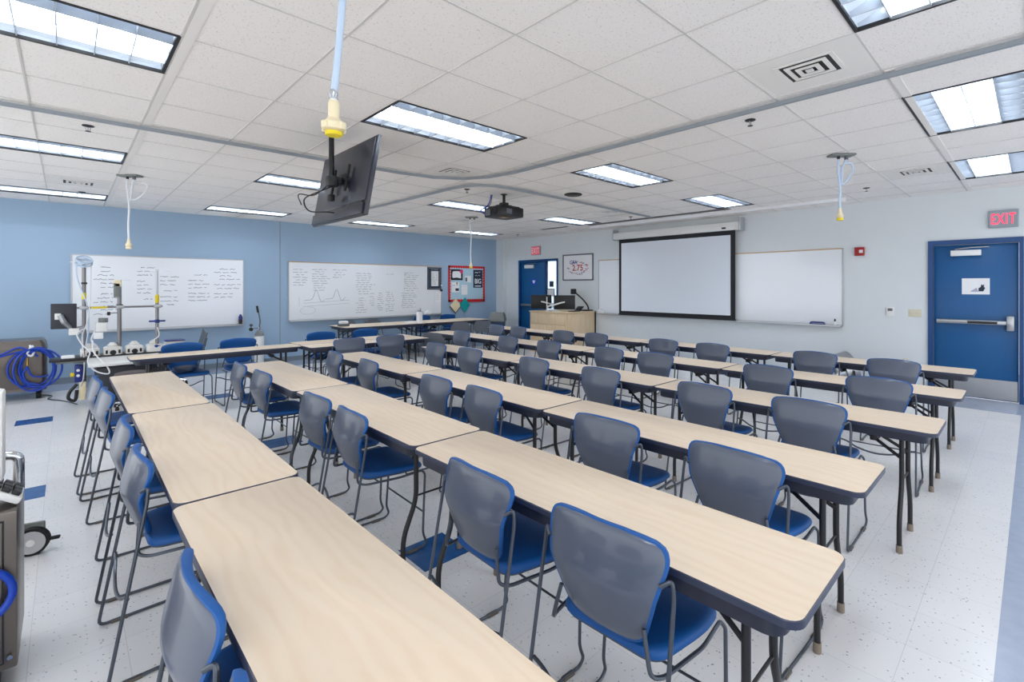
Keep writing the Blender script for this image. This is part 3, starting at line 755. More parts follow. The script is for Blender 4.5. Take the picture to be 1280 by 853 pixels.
k = MB(); k.box((-.14,-.05,-.17),(-.09,.02,-.11),'black_plastic',.01); k.tube(spline([(-.13,-.1,-.05),(-.22,-.02,-.10),(-.30,.10,-.16),(-.24,.16,-.25),(-.12,.05,-.26),(-.06,0,-.27)]),.006,'black_plastic',n=6); k.tube(spline([(-.15,-.12,-.02),(-.25,0,-.13),(-.34,.12,-.12),(-.3,.18,-.2)]),.005,'black_plastic',n=6); k.build('cable', tv)

# ------------------------------------------------------------------ projector
pj = thing('projector','black projector on a short pole under the ceiling','projector',(4.577,5.427,2.66),math.radians(0))
k = MB(); k.box((-.21,-.20,-.085),(.21,.20,.055),'black_plastic',.018); k.box((-.17,-.16,.05),(.17,.16,.075),'black_plastic',.01); k.build('body', pj)
k = MB(); k.cyl((-.215,-.06,-.02),.045,.03,'screen_dark',18,'x'); k.build('lens', pj)
k = MB(); k.box((-.213,.06,-.06),(-.209,.17,.03),'folding_grey'); k.box((-.12,-.203,-.05),(-.02,-.199,.02),'folding_grey'); k.build('side_panel', pj)
k = MB(); k.box((-.08,-.08,-.0885),(.02,.02,-.0855),'brass'); k.build('base_plate', pj)
k = MB(); k.box((-.1,-.07,.075),(.1,.07,.10),'black_plastic',.006); k.box((-.05,-.05,.10),(.05,.05,.135),'black_plastic',.006); k.cyl((0,0,.13),.022,.13,'black_plastic',12); k.lathe((0,0,.25),[(.05,0),(.05,.009)],'black_plastic',14); k.build('ceiling_mount', pj)
k = MB(); k.tube(spline([(-.17,.22,-.03),(-.24,.24,.02),(-.16,.18,.10),(-.13,.16,.18),(-.12,.15,.259)]),.008,'hose_blue',n=6); k.tube(spline([(-.12,.2,.0),(-.19,.21,.05),(-.12,.17,.12),(-.10,.15,.259)]),.007,'folding_grey',n=6); k.build('cable', pj)

# ------------------------------------------------------------------ stacking chair (prototype; faces +y)
def yc(x, z):
    prof = [(.40,-.120),(.505,-.150),(.56,-.170),(.62,-.190),(.665,-.204),(.682,-.2075),(.70,-.206),(.735,-.199),(.78,-.188),(.82,-.178),(.90,-.158)]
    for (a,ya),(c,yb) in zip(prof,prof[1:]):
        if z <= c: break
    return ya+(yb-ya)*(z-a)/(c-a)+.90*x*x
SH = roundpoly([(-.138,.508),(.138,.508),(.203,.685),(.238,.830),(0,.860),(-.238,.830),(-.203,.685)],[.055,.055,.25,.10,.3,.10,.25],10)
SZ0, SZ1 = min(z for _,z in SH), max(z for _,z in SH)
def half_width(z):
    best = 0
    for (x0,z0),(x1,z1) in zip(SH,SH[1:]+SH[:1]):
        if (z0-z)*(z1-z) <= 0 and abs(z1-z0) > 1e-9:
            best = max(best, abs(x0+(x1-x0)*(z-z0)/(z1-z0)))
    return best
def back_sheet(k, sc, hb, hf, puff, mname, NX_=14, NZ_=26):
    """a closed curved pad following the backrest outline; hb, hf: offsets of its rear and front faces"""
    zc, h0 = (SZ0+SZ1)/2, (SZ1-SZ0)/2-1e-4; hz = h0*sc; V = []; F = []
    for side in (0,1):
        for r in range(NZ_+1):
            v = -math.cos(PI*r/NZ_); z = zc+v*hz; w_ = half_width(zc+v*h0)*sc
            for c in range(NX_+1):
                u = -math.cos(PI*c/NX_) if NX_ else 0; x = u*w_
                e = (1-abs(u)**10)*(1-abs(v)**14)
                h = hb*(e if puff else 1) if side == 0 else hf*e**.6
                V.append((x, yc(x,z)+h, z))
    n = NX_+1; off = (NZ_+1)*n
    for r in range(NZ_):
        for c in range(NX_):
            a = r*n+c; F.append((a,a+1,a+n+1,a+n)); F.append((off+a,off+a+n,off+a+n+1,off+a+1))
    for r in range(NZ_):
        for c in (0,NX_): a = r*n+c; F.append((a,a+n,off+a+n,off+a))
    for c in range(NX_):
        for r in (0,NZ_): a = r*n+c; F.append((a,a+1,off+a+1,off+a))
    k.add(V,F,mname,True)
def chair_parts(root):
    m = lambda a,b_,h: (a, yc(a,b_)+h, b_)
    k = MB(); back_sheet(k,.982,-.011,.006,True,'chair_shell'); k.build('back_shell', root)['label']='grey plastic back shell'
    k = MB(); back_sheet(k,1.0,-.003,.029,False,'chair_blue'); k.build('back_cushion', root)['label']='blue upholstered back cushion'
    SO = roundpoly([(-.185,-.140),(.185,-.140),(.232,.10),(.215,.222),(-.215,.222),(-.232,.10)],[.06,.06,.12,.07,.07,.12],6)
    def ms(a,b_,h): return (a, b_,   .482+h-.014*max(0,(b_-.12)/.12)**2+.10*a*a*.6)
    k = MB(); k.disc(SO,(0,.03),[(0,.018),(.5,.019),(.85,.022),(.93,.021),(.98,.014),(1.0,.004),(.995,-.006),(.9,-.008)],ms,'chair_blue'); k.build('seat_cushion', root)['label']='blue upholstered seat cushion'
    k = MB(); k.disc(SO,(0,.03),[(.93,-.004),(.965,-.008),(.95,-.018),(.5,-.022),(0,-.022)],ms,'chair_pan'); k.build('seat_pan', root)
    for s in (1,-1):
        k = MB()
        P = [(s*.208,yc(.208,.728)-.007,.728),(s*.236,-.150,.750),(s*.242,-.152,.70),(s*.251,-.275,.008),(s*.251,.185,.008),(s*.251,.213,.03),(s*.247,.192,.085),(s*.236,.212,.435),(s*.222,.20,.455),(s*.234,.05,.455),(s*.204,-.140,.455),(s*.184,-.178,.466),(s*.174,-.176,.51),(s*.156,yc(.156,.58)-.014,.585)]
        k.tube(P,.0068,'chair_tube',n=8,fil=.03); k.build('side_frame', root)
        for y in (-.20,.12):
            k = MB(); k.box((s*.251-.011,y-.03,0),(s*.251+.011,y+.03,.012),'glide',.003); k.build('glide', root)
    k = MB(); k.tube(spline([(-.240,-.214,.325),(-.19,-.218,.312),(-.12,-.226,.280),(0,-.232,.262),(.12,-.226,.280),(.19,-.218,.312),(.240,-.214,.325)],5),.0068,'chair_tube',n=8); k.build('rear_stretcher', root)
    k = MB(); k.tube([(-.242,.200,.21),(.242,.200,.21)],.0055,'chair_tube',n=6); k.build('front_stretcher', root)
chair0 = thing('stacking_chair','x','chair'); chair_parts(chair0)
state = {'used': False}
rj = random.Random(5)
def chair(xt, yt, facing, label, group, jit=3.0):
    """xt, yt: position of the top centre of the backrest"""
    o = copy_tree(chair0) if state['used'] else chair0
    state['used'] = True
    ang = {'+x':-PI/2,'-y':PI,'+y':0.0}[facing]+math.radians(rj.uniform(-jit,jit))
    f = Vector((-math.sin(ang),math.cos(ang),0))
    o.location = Vector((xt,yt,0))+f*.188; o.rotation_euler = (0,0,ang)
    o['label'] = label; o['group'] = group
    return o
ROWS = {1:('first',5.84,[.965,1.69,2.85,3.56,4.74,5.40,6.56,7.11]), 2:('second',4.575,[.85,1.70,2.89,3.53,4.53,5.37,6.53]),
        3:('third',3.36,[1.0,1.71,2.69,3.55,4.64,5.37]), 4:('fourth',2.10,[.93,1.65,2.76,3.38,4.61,5.44]),
        5:('fifth',1.16,[.92,1.55,2.81,3.37,4.63,5.28]), 6:('sixth',.195,[.86,1.46,2.74,3.45,4.57,5.23])}
DX = {(1,1):.07,(1,5):-.04,(1,7):-.06,(5,1):-.02,(5,2):.0,(5,5):-.02,(2,6):.0,(6,4):-.03,(6,5):-.06}
for r,(nm,x,ylist) in ROWS.items():
    for i,y in enumerate(ylist):
        if r == 6: lab = 'blue chair at the leftmost long table row, %s counting from the camera' % ordinal(i)
        else: lab = 'blue chair, %s table row from the projection screen, %s from the exit door end' % (nm, ordinal(i))
        chair(x+DX.get((r,i),0), y+.02, '+x', lab, 'blue stacking chairs at the long table rows')
gs = 'blue stacking chairs around the tables by the blue wall'
chair(1.06,7.66,'-y','blue chair facing the room at the narrow table beside the pump cart',gs)
chair(1.71,7.79,'-y','blue chair facing the room beside the tall gas cylinder',gs)
chair(2.90,7.98,'-y','blue chair on the far side of the double table, under right whiteboard, left one',gs)
chair(3.66,8.04,'-y','blue chair on the far side of the double table, right one',gs)
chair(2.85,6.70,'+y','grey backed chair on near side of the double table, left one',gs)
chair(3.47,6.70,'+y','grey backed chair on near side of the double table, right one',gs)
chair(6.35,10.72,'-y','blue chair against the blue wall behind the white paper roll',gs)
chair(7.10,10.72,'-y','blue chair against the blue wall below the cream paper diamond',gs)

# ------------------------------------------------------------------ folding table (prototype; long axis local x)
TL, TW, TH = 1.828, .452, .742
def table_parts(root):
    k = MB(); O = rrect(-TL/2,-TW/2,TL/2,TW/2,.045,6)
    I = rrect(-TL/2+.003,-TW/2+.003,TL/2-.003,TW/2-.003,.043,6); n = len(O)
    V = [(x,y,TH) for x,y in I]+[(x,y,TH-.003) for x,y in O]+[(x,y,TH-.022) for x,y in O]
    k.add(V,[tuple(range(n))],'maple_laminate'); 
    k.add(V,[(j,(j+1)%n,n+(j+1)%n,n+j) for j in range(n)]+[(n+j,n+(j+1)%n,2*n+(j+1)%n,2*n+j) for j in range(n)]+[tuple(range(3*n-1,2*n-1,-1))],'edge_navy'); k.build('tabletop', root)['label']='maple laminate top with dark edge'
    k = MB(); O = rrect(-TL/2+.045,-TW/2+.012,TL/2-.045,TW/2-.012,.05,5); I = rrect(-TL/2+.06,-TW/2+.027,TL/2-.06,TW/2-.027,.04,5); n = len(O); z0, z1 = TH-.070, TH-.022
    V = [(x,y,z1) for x,y in O]+[(x,y,z0+.01) for x,y in O]+[(x*.998,y*.99,z0) for x,y in O]+[(x,y,z0) for x,y in I]+[(x,y,z1) for x,y in I]
    k.add(V,[(r*n+j,r*n+(j+1)%n,(r+1)*n+(j+1)%n,(r+1)*n+j) for r in range(4) for j in range(n)],'apron_navy'); k.build('apron', root)['label']='dark apron rail under the top'
    for sx in (1,-1):
        X = sx*.735
        for sy in (1,-1):
            k = MB(); k.tube([(X,sy*.105,TH-.03),(X,sy*.105,.38),(X,sy*.185,.19),(X,sy*.185,.02)],.0135,'table_black',n=10,fil=.06)
            lg = k.build('leg', root)
            k = MB(); k.lathe((X,sy*.185,0),[(.0165,0),(.0175,.005),(.0165,.045)],'foot_tan',12); k.build('foot_cap', lg)['label']='tan rubber foot cap'
        k = MB(); k.tube([(X,-.105,.40),(X,.105,.40)],.006,'table_black',n=6); k.build('cross_bar', root); k = MB(); k.tube([(X,-.2,TH-.04),(X,.2,TH-.04)],.012,'table_black',n=6); k.build('hinge_rod', root)
        k = MB()
        for sy in (1,-1): k.tube([(X,sy*.092,.53),(X-sx*.15,sy*.06,.622),(X-sx*.27,sy*.035,TH-.055)],.008,'table_black',n=4,flat=(.005,.013))
        k.box((X-sx*.15-.02,-.068,.602),(X-sx*.15+.02,.068,.642),'table_black',.005); k.build('folding_brace', root)
table0 = thing('folding_table','x','table'); table_parts(table0)
tstate = {'used': False}
def table(cx, cy, along, label, group, rz=0.0):
    o = copy_tree(table0) if tstate['used'] else table0
    tstate['used'] = True
    o.location = (cx,cy,0); o.rotation_euler = (0,0,(PI/2 if along == 'y' else 0)+math.radians(rz)); o['label'] = label; o['group'] = group
    return o
TROWS = {1:('first',6.27,.40,4),2:('second',4.91,.375,4),3:('third',3.69,.38,3),4:('fourth',2.485,.475,3),5:('fifth',1.495,.40,3),6:('sixth',.508,.43,3)}
for r,(nm,x,y0,n) in TROWS.items():
    for i in range(n):
        cy = y0+1.838*i+TL/2
        if r == 6: lab = 'maple folding table in the leftmost long row, %s counting from the camera' % ordinal(i)
        else: lab = 'maple folding table, %s row from the projection screen, %s from the exit door end' % (nm, ordinal(i))
        table(x+(.012 if i % 2 else 0), cy, 'y', lab, 'maple folding tables in long rows', 0.3*((-1)**i))
gt = 'maple folding tables by the blue wall'
table(1.425,7.315,'x','narrow maple folding table in front of the two blue chairs beside pump cart',gt)
table(3.262,7.03,'x','maple folding table, near half of the double table by grey backed chairs',gt)
table(3.262,7.495,'x','maple folding table, far half of the double table by grey backed chairs',gt)
table(4.89,9.81,'x','maple folding table under right whiteboard, left end, half nearer the camera',gt)
table(4.89,10.27,'x','maple folding table under right whiteboard, left end, half nearer the wall',gt)
table(6.73,9.81,'x','maple folding table by the bulletin board, half nearer the camera',gt)
table(6.73,10.27,'x','maple folding table by the bulletin board, half nearer the wall',gt)

# ------------------------------------------------------------------ grey folding chairs
def folding_parts(root):
    k = MB(); O = roundpoly([(-.17,.54),(.17,.54),(.215,.64),(.17,.80),(-.17,.80),(-.215,.64)],[.05,.05,.12,.13,.13,.12],6)
    k.disc(O,(0,.67),[(0,-.006),(.8,-.007),(.97,-.008),(1,0),(.97,.008),(.8,.006),(0,.006)],lambda a,b_,h:(a,-.20-.10*(b_-.55)+.35*a*a+h,b_),'folding_grey'); k.build('backrest', root)
    k = MB(); O = roundpoly([(-.19,-.17),(.19,-.17),(.20,.18),(-.20,.18)],[.05,.05,.07,.07],5); k.disc(O,(0,0),[(0,.008),(.8,.01),(.97,.006),(1,0),(.97,-.008),(0,-.01)],lambda a,b_,h:(a,b_,.44+h),'folding_grey'); k.build('seat', root)
    for s in (1,-1):
        k = MB(); k.tube([(s*.215,-.222,.72),(s*.215,-.17,.50),(s*.215,.26,.01)],.011,'folding_grey',n=8,fil=.05); k.build('front_leg', root)
        k = MB(); k.tube([(s*.195,.12,.44),(s*.195,-.26,.01)],.010,'folding_grey',n=8); k.build('rear_leg', root)
    k = MB(); k.tube([(-.2,-.2,.08),(.2,-.2,.08)],.008,'folding_grey',n=6); k.tube([(-.215,.19,.09),(.215,.19,.09)],.008,'folding_grey',n=6); k.build('stretcher', root)
f0 = thing('folding_chair','grey metal folding chair before far tables, the one next to white paper roll','chair',(6.17,8.86,0),math.radians(-22),'grey metal folding chairs'); folding_parts(f0)
def fchair(x,y,deg,label):
    o = copy_tree(f0); o.location = (x,y,0); o.rotation_euler = (0,0,math.radians(deg)); o['label'] = label; return o
fchair(6.80,8.84,-34,'grey metal folding chair before far tables, the one nearer the grey bin')
fchair(4.55,7.12,-62,'grey metal folding chair turned at the end of second table row')
fchair(4.52,10.60,180,'grey metal folding chair behind far table beside the white dish')
fchair(5.12,10.60,180,'grey metal folding chair behind far table, beside the paper roll side')
# folded one leaning on the wall
o = thing('folding_chair','folded grey chair leaning against blue wall under left whiteboard','chair',(1.62,10.62,0),0,'grey metal folding chairs')
T = Matrix.Translation((0,0,0)) @ Matrix.Rotation(math.radians(14),4,'Y') @ Matrix.Rotation(math.radians(8),4,'X')
k = MB(); k.box((-.02,-.2,.56),(0.0,.2,.80),'folding_grey',.01,T); k.build('backrest', o)
k = MB(); k.box((.015,-.18,.25),(.035,.18,.60),'folding_grey',.01,T); k.build('seat', o)
for s in (1,-1):
    k = MB(); k.tube([(-.01,s*.2,.80),(-.01,s*.21,.012)],.011,'folding_grey',n=8,M=T); k.build('front_leg', o)
    k = MB(); k.tube([(.02,s*.17,.70),(.02,s*.18,.03)],.010,'folding_grey',n=8,M=T); k.build('rear_leg', o)

# ------------------------------------------------------------------ things on the far tables
t = thing('paper_towel_roll','white paper towel roll standing on far table below whiteboard','paper towels',(5.80,9.88,TH))
k = MB(); k.lathe((0,0,0),[(.068,.012),(.068,.25),(.022,.252),(.022,.24)],'paper',24); k.build('roll', t)
k = MB(); k.lathe((0,0,0),[(.085,0),(.085,.012),(.03,.014)],'white_metal',20); k.build('stand', t)
t = thing('folded_towel','flat white folded towel lying beside the paper towel roll','towel',(5.58,9.90,TH)); k = MB(); k.box((-.11,-.09,0),(.11,.09,.018),'paper',.008); k.build('lower_fold', t); k = MB(); k.box((-.10,-.085,.018),(.10,.088,.036),'paper',.008); k.build('upper_fold', t)
t = thing('napkin_dispenser','white and grey napkin box on left end of the far table','dispenser',(4.12,10.05,TH))
k = MB(); k.box((-.10,-.08,0),(.10,.08,.05),'folding_grey',.012); k.build('base', t); k = MB(); k.box((-.085,-.065,.05),(.085,.065,.11),'paper',.02); k.build('top', t)
for (x,h,lab) in ((6.42,.09,'short black marker cup on tray of right whiteboard'),):
    t = thing('marker_cup',lab,'cup',(x,YB-.05,.858)); k = MB(); k.lathe((0,0,0),[(.022,0),(.026,h)],'black_plastic',14); k.build('cup', t)
    k = MB(); k.tube([(0,0,.02),(.012,.0,.16)],.006,'ink',n=6); k.build('marker', t)
t = thing('tissue_box','white tissue box on tray of the right whiteboard','tissue box',(6.62,YB-.062,.859)); k = MB(); k.box((-.09,-.035,0),(.09,.03,.06),'paper',.006); k.build('box', t); k = MB(); k.disc(rrect(-.04,-.02,.04,.02,.015),(0,0),[(1,.06),(.7,.085),(.3,.10),(0,.105)],lambda a,b_,h:(a,b_,h),'paper'); k.build('tissue', t)

# ------------------------------------------------------------------ podium with computers
pd = thing('teaching_podium','maple teaching podium with panel doors in front of the grey wall','podium',(8.03,7.36,0))
PX, PY, PZ = 1.03, 1.22, .985
k = MB(); k.box((.02,.02,.0),(PX,PY-.02,PZ-.03),'maple_podium'); k.build('cabinet', pd)
k = MB(); k.box((0,0,PZ-.03),(PX+.02,PY,PZ),'maple_podium',.004); k.build('top', pd)
k = MB(); k.box((.004,.06,.68),(.021,PY-.06,PZ-.05),'maple_podium',.002); k.build('upper_panel', pd)
for y0,y1 in ((.06,.60),(.62,PY-.06)):
    k = MB(); k.box((.002,y0,.06),(.021,y1,.665),'maple_podium',.003); k.build('door', pd)
k = MB(); k.box((.06,.012,.05),(PX-.03,.021,PZ-.05),'maple_podium',.002); k.build('side_panel', pd)
k = MB(); k.box((PX,.0,.0),(PX+.025,.03,PZ),'black_plastic'); k.build('edge_trim', pd)
def monitor(x,y,rz,label,armx):
    m_ = thing('computer_monitor',label,'monitor',(x,y,PZ),rz,'computer monitors on the podium')
    k = MB(); k.box((0,-.25,.05),(.03,.25,.38),'black_plastic',.006); k.build('panel', m_)
    k = MB(); k.box((.03,-.24,.062),(.032,.24,.37),'screen_dark'); k.build('screen', m_)
    k = MB(); k.box((-.025,-.06,.16),(0,.06,.28),'black_plastic',.006); k.build('vesa_plate', m_)
    k = MB(); k.tube([(-.03,0,.22),(-.09,armx*.10,.20),(-.06,armx*.28,.15),(-.02,armx*.40,.12)],.018,'white_metal',n=8,fil=.03); k.cyl((-.02,armx*.40,.001),.022,.13,'white_metal',12); k.lathe((-.02,armx*.40,0),[(.05,0),(.05,.012)],'white_metal',16); k.build('monitor_arm', m_)
monitor(8.24,8.37,math.radians(44),'black computer monitor on white arm at left end of the podium',-1)
monitor(8.32,7.68,math.radians(46),'black computer monitor on white arm beside the document camera',1)
t = thing('document_camera','black document camera on curved arm at right end of podium','document camera',(8.93,7.50,PZ))
k = MB(); k.box((-.12,-.10,0),(.10,.10,.03),'black_plastic',.008); k.build('base', t)
k = MB(); k.tube(spline([(.05,0,.03),(.02,.02,.14),(-.09,.07,.28),(-.22,.13,.40),(-.26,.15,.45)]),.018,'black_plastic',n=10); k.build('arm', t)
k = MB(); k.box((-.36,.12,.40),(-.25,.22,.53),'black_plastic',.015); k.build('head', t)
t = thing('laptop','black open laptop device on the podium beside document camera','laptop',(8.45,7.50,PZ)); k = MB(); k.box((-.1,-.09,0),(.12,.10,.018),'black_plastic',.004); k.build('base', t); k = MB(); k.box((.0,-.09,0),(.01,.10,.17),'black_plastic',.003,Matrix.Translation((.12,0,.014))@Matrix.Rotation(math.radians(52),4,'Y')); k.build('lid', t)
t = thing('webcam','small webcam on stalk between podium monitors','webcam',(8.12,8.06,PZ)); k = MB(); k.cyl((0,0,.0),.012,.34,'white_metal',10); k.lathe((0,0,0),[(.05,0),(.05,.012)],'white_metal',14); k.build('stalk', t); k = MB(); k.box((-.03,-.05,.34),(.03,.05,.39),'black_plastic',.012); k.build('head', t)
t = thing('tissue_box','white box on the tray of blank whiteboard beside podium','box',(XR-.055,7.18,.934)); k = MB(); k.box((-.03,-.10,0),(.03,.08,.085),'paper',.008); k.build('box', t); k = MB(); k.disc(rrect(-.02,-.03,.02,.03,.01),(0,0),[(1,.085),(.7,.105),(0,.12)],lambda a,b_,h:(a,b_,h),'paper'); k.build('tissue', t)

# ------------------------------------------------------------------ bin in the corner
t = thing('waste_bin','grey lidded waste bin with blue body in the room corner','bin',(8.42,10.25,0),math.radians(45))
k = MB(); k.disc(rrect(-.20,-.20,.20,.20,.04),(0,0),[(0,0),(.82,0),(.84,.01),(1,.62),(1,.66),(.9,.66),(0,.64)],lambda a,b_,h:(a,b_,h),'bin_blue'); k.build('body', t)
k = MB(); k.disc(rrect(-.225,-.225,.225,.225,.04),(0,0),[(.9,.62),(1,.63),(1,.68),(.97,.70),(.80,.84),(.74,.86),(0,.865)],lambda a,b_,h:(a,b_,h),'bin_grey'); k.build('lid', t)
k = MB(); k.box((-.13,-.206,.71),(.13,-.19,.81),'bin_grey',.004); k.build('flap', t)

# ------------------------------------------------------------------ floor fan by the grey wall
t = thing('floor_fan','round silver floor fan on the floor behind the front table row','fan',(8.62,2.05,0))
Mf = Matrix.Translation((0,0,.31)) @ Matrix.Rotation(math.radians(40),4,'Z') @ Matrix.Rotation(math.radians(-18),4,'X')
k = MB(); 
ringv = [(.24*math.cos(a),-.09,.24*math.sin(a)) for a in [2*PI*i/28 for i in range(28)]]; ring2 = [(x,.09,z) for x,_,z in ringv]
k.add(ringv+ring2,[(i,(i+1)%28,28+(i+1)%28,28+i) for i in range(28)],'steel',True,Mf); k.build('drum', t)
k = MB()
for rr in (.06,.11,.16,.21,.24): k.tube([(rr*math.cos(2*PI*i/24),-.095+.03*(rr/.24)**2-.02,rr*math.sin(2*PI*i/24)) for i in range(24)],.004,'chrome',n=5,closed=True,M=Mf)
for i in range(8): a = PI*i/4; k.tube([(.03*math.cos(a),-.115,.03*math.sin(a)),(.24*math.cos(a),-.085,.24*math.sin(a))],.003,'chrome',n=5,M=Mf)
k.build('grille', t)
for i in range(4):
    k = MB(); k.box((.03,-.004,-.05),(.21,.004,.05),'folding_grey',.003,Mf@Matrix.Rotation(i*PI/2,4,'Y')@Matrix.Rotation(.5,4,'X')); k.build('blade', t)
k = MB(); k.cyl((0,-.05,0),.045,.12,'black_plastic',14,'y',M=Mf); k.build('motor', t)
k = MB()
for s in (1,-1): k.tube([(s*.255,0,.31),(s*.26,-.02,.02),(s*.26,-.16,.012),(s*.26,.16,.012)],.011,'black_plastic',n=8,fil=.03,M=Matrix.Rotation(math.radians(40),4,'Z'))
k.tube([(-.26,.15,.012),(.26,.15,.012)],.011,'black_plastic',n=8,M=Matrix.Rotation(math.radians(40),4,'Z')); k.build('stand', t)

# ------------------------------------------------------------------ gas cylinder by the seam of the blue wall
t = thing('gas_cylinder','slim silver gas cylinder with regulator standing by the blue wall','gas cylinder',(2.70,10.62,0))
k = MB(); k.lathe((0,0,0),[(.075,.02),(.082,.04),(.082,.60)],'white_metal',20); k.build('body', t)
k = MB(); k.lathe((0,0,.60),[(.082,0),(.078,.04),(.05,.09),(.028,.11)],'bin_grey',20); k.build('shoulder', t)['label']='dark grey shoulder'
k = MB(); k.cyl((0,0,.70),.02,.09,'chrome',12); k.tube([(0,0,.76),(-.13,-.03,.76)],.012,'chrome',n=8); k.cyl((-.15,-.05,.74),.035,.03,'black_plastic',14,'y'); k.cyl((-.15,-.05,.82),.028,.03,'chrome',14,'y'); k.tube([(-.15,-.03,.74),(-.15,-.03,.84)],.008,'chrome',n=6); k.build('regulator', t)
k = MB(); k.tube(spline([(.0,0,.78),(.015,0,.88),(.0,0,1.0),(-.02,0,1.08)]),.012,'folding_grey',n=8); k.tube([(-.02,0,1.06),(-.04,0,1.19)],.02,'black_plastic',n=8); k.build('handle_wand', t)
k = MB(); k.box((-.13,-.13,0),(.13,.13,.02),'black_plastic',.006); k.build('stand_base', t)

# ------------------------------------------------------------------ heart-lung pump cart
pc = thing('pump_cart','heart lung pump cart with chrome masts and four roller pumps before blue wall','medical pump',(0,8.9,0))
k = MB(); k.box((.28,-.28,.12),(1.06,.30,.50),'pump_dark',.02); k.build('base_cabinet', pc)
k = MB(); k.box((.24,-.33,.05),(1.10,.33,.12),'pump_dark',.02); k.build('chassis', pc)
for x in (.30,1.04):
    for y in (-.28,.28):
        k = MB(); k.cyl((x-.02,y,.05),.05,.04,'rubber',16,'x'); k.build('caster', pc)
Mt = Matrix.Translation((0,-.36,.515)) @ Matrix.Rotation(math.radians(10),4,'X')
k = MB(); k.box((.20,0,0),(1.10,.40,.035),'white_metal',.008,Mt); k.build('deck', pc)['label']='pale sloping deck'
k = MB(); k.box((.06,-.03,.55),(1.10,.30,.63),'black_plastic',.01); k.build('pump_rail', pc)
for i,x in enumerate((.23,.46,.69,.92)):
    k = MB(); O = roundpoly([(-.10,-.12),(.10,-.12),(.10,.12),(-.10,.12)],[.05]*4,5)
    k.disc(O,(0,0),[(0,.60),(.98,.60),(1,.61),(1,.70),(.96,.72),(.70,.735),(0,.74)],lambda a,b_,h,x=x:(x+a,.10+b_,h),'pump_white'); ph = k.build('roller_pump', pc)
    k = MB(); k.lathe((x,.10,.735),[(.055,0),(.06,.02),(.04,.035),(.03,.055)],'pump_white',16); k.build('pump_lid', ph)
    k = MB()
    if i < 3: 
        k.cyl((x,-.028,.66),.034,.01,'black_plastic',16,'y')
        for s in (1,-1): k.box((x+s*.066-.012,-.026,.645),(x+s*.066+.012,-.015,.695),'black_plastic',.003)
    else: k.cyl((x+.01,-.03,.71),.022,.012,'ink_blue',14,'y')
    k.build('pump_window', ph)
    k = MB(); k.box((x-.06,-.05,.565),(x+.06,-.031,.605),'bin_grey',.003); k.box((x+.01,-.054,.57),(x+.05,-.049,.60),'paper'); k.build('pump_display', ph)
def mast(x,y,z0,z1,r,label=None):
    k = MB(); k.cyl((x,y,z0),r,z1-z0,'mast_steel',14); return k
k = mast(.168,0,.10,1.90,.021); m1 = k.build('mast', pc)
k = MB(); k.cyl((.168,0,1.40),.024,.085,'yellow',14); k.build('tape_band', m1)['label']='yellow tape band'
k = MB(); k.box((.14,-.03,1.60),(.20,.03,1.625),'black_plastic',.004); k.build('clamp', m1)
k = mast(.533,.12,.70,1.66,.024); m2 = k.build('mast', pc)
k = MB(); k.box((.47,.02,1.42),(.54,.12,1.62),'bin_grey',.01); k.box((.47,.02,1.56),(.55,.13,1.66),'cream',.015); k.build('sensor_box', m2)['label']='grey box with cream cap'
k = MB(); k.box((.50,.08,1.29),(.57,.16,1.32),'black_plastic',.006); k.tube([(.533,.12,1.20),(.42,.06,1.20)],.008,'chrome',n=6); k.box((.40,.03,1.17),(.435,.075,1.22),'black_plastic',.008); k.tube([(.38,.12,1.66),(.66,.12,1.665)],.005,'chrome',n=5); k.build('clamp', m2)
k = mast(.945,.05,.48,1.38,.021); k.cyl((.945,.05,1.38),.013,.42,'steel',10); m3 = k.build('mast', pc)
k = MB(); k.cyl((.945,.05,1.33),.024,.12,'yellow',14); k.cyl((.945,.05,.50),.026,.06,'brass',14); k.build('tape_band', m3)['label']='yellow tape band'
k = MB(); k.tube([(.80,.05,1.80),(1.09,.05,1.80)],.006,'chrome',n=6); k.box((.925,.03,1.79),(.965,.07,1.815),'chrome',.004); k.build('hook_bar', m3)
k = MB(); k.box((.85,.02,1.055),(1.04,.05,1.078),'blue_dark',.005); k.box((.92,.0,1.04),(.97,.09,1.09),'blue_dark',.006); k.build('clamp', m3)['label']='blue clamp'
k = MB(); k.tube([(.09,-.03,1.285),(1.0,-.01,1.285)],.013,'mast_steel',n=10); k.build('cross_bar', pc)
k = MB(); k.tube([(.235,-.028,1.285),(.40,-.024,1.285)],.0145,'yellow',n=10); k.build('cross_bar_tape', pc)['label']='yellow tape on the cross bar'
for x in (.168,.533,.945):
    k = MB(); k.box((x-.045,-.045,1.262),(x+.04,.03,1.308),'steel',.006); k.build('bar_clamp', pc)
# tubing coil on the left mast
k = MB()
for i in range(7):
    o_ = random.Random(i).uniform(-.012,.012)
    k.tube([(.168+(.075+o_)*math.cos(a),(.07+o_)*math.sin(a)*.75,1.905+.035*math.sin(a)+.012*(i-3)*.6+.02*math.sin(a+i)) for a in [2*PI*j/20 for j in range(20)]],.008,'hose_clear',n=6,closed=True)
k.tube(spline([(.095,0,1.88),(.10,0,1.7),(.15,-.02,1.5),(.20,-.03,1.3),(.21,-.03,1.0),(.18,-.04,.75)]),.008,'hose_clear',n=6); k.tube(spline([(.24,0,1.88),(.235,0,1.6),(.225,-.03,1.35),(.20,-.05,1.1),(.15,-.05,.9),(.17,-.05,.55),(.16,-.05,.35),(.13,-.06,.25)]),.008,'hose_white',n=6)
k.tube([(.03,0,1.89),(.168,0,1.90)],.005,'chrome',n=5); k.build('tubing_coil', pc)['label']='coil of clear tubing'
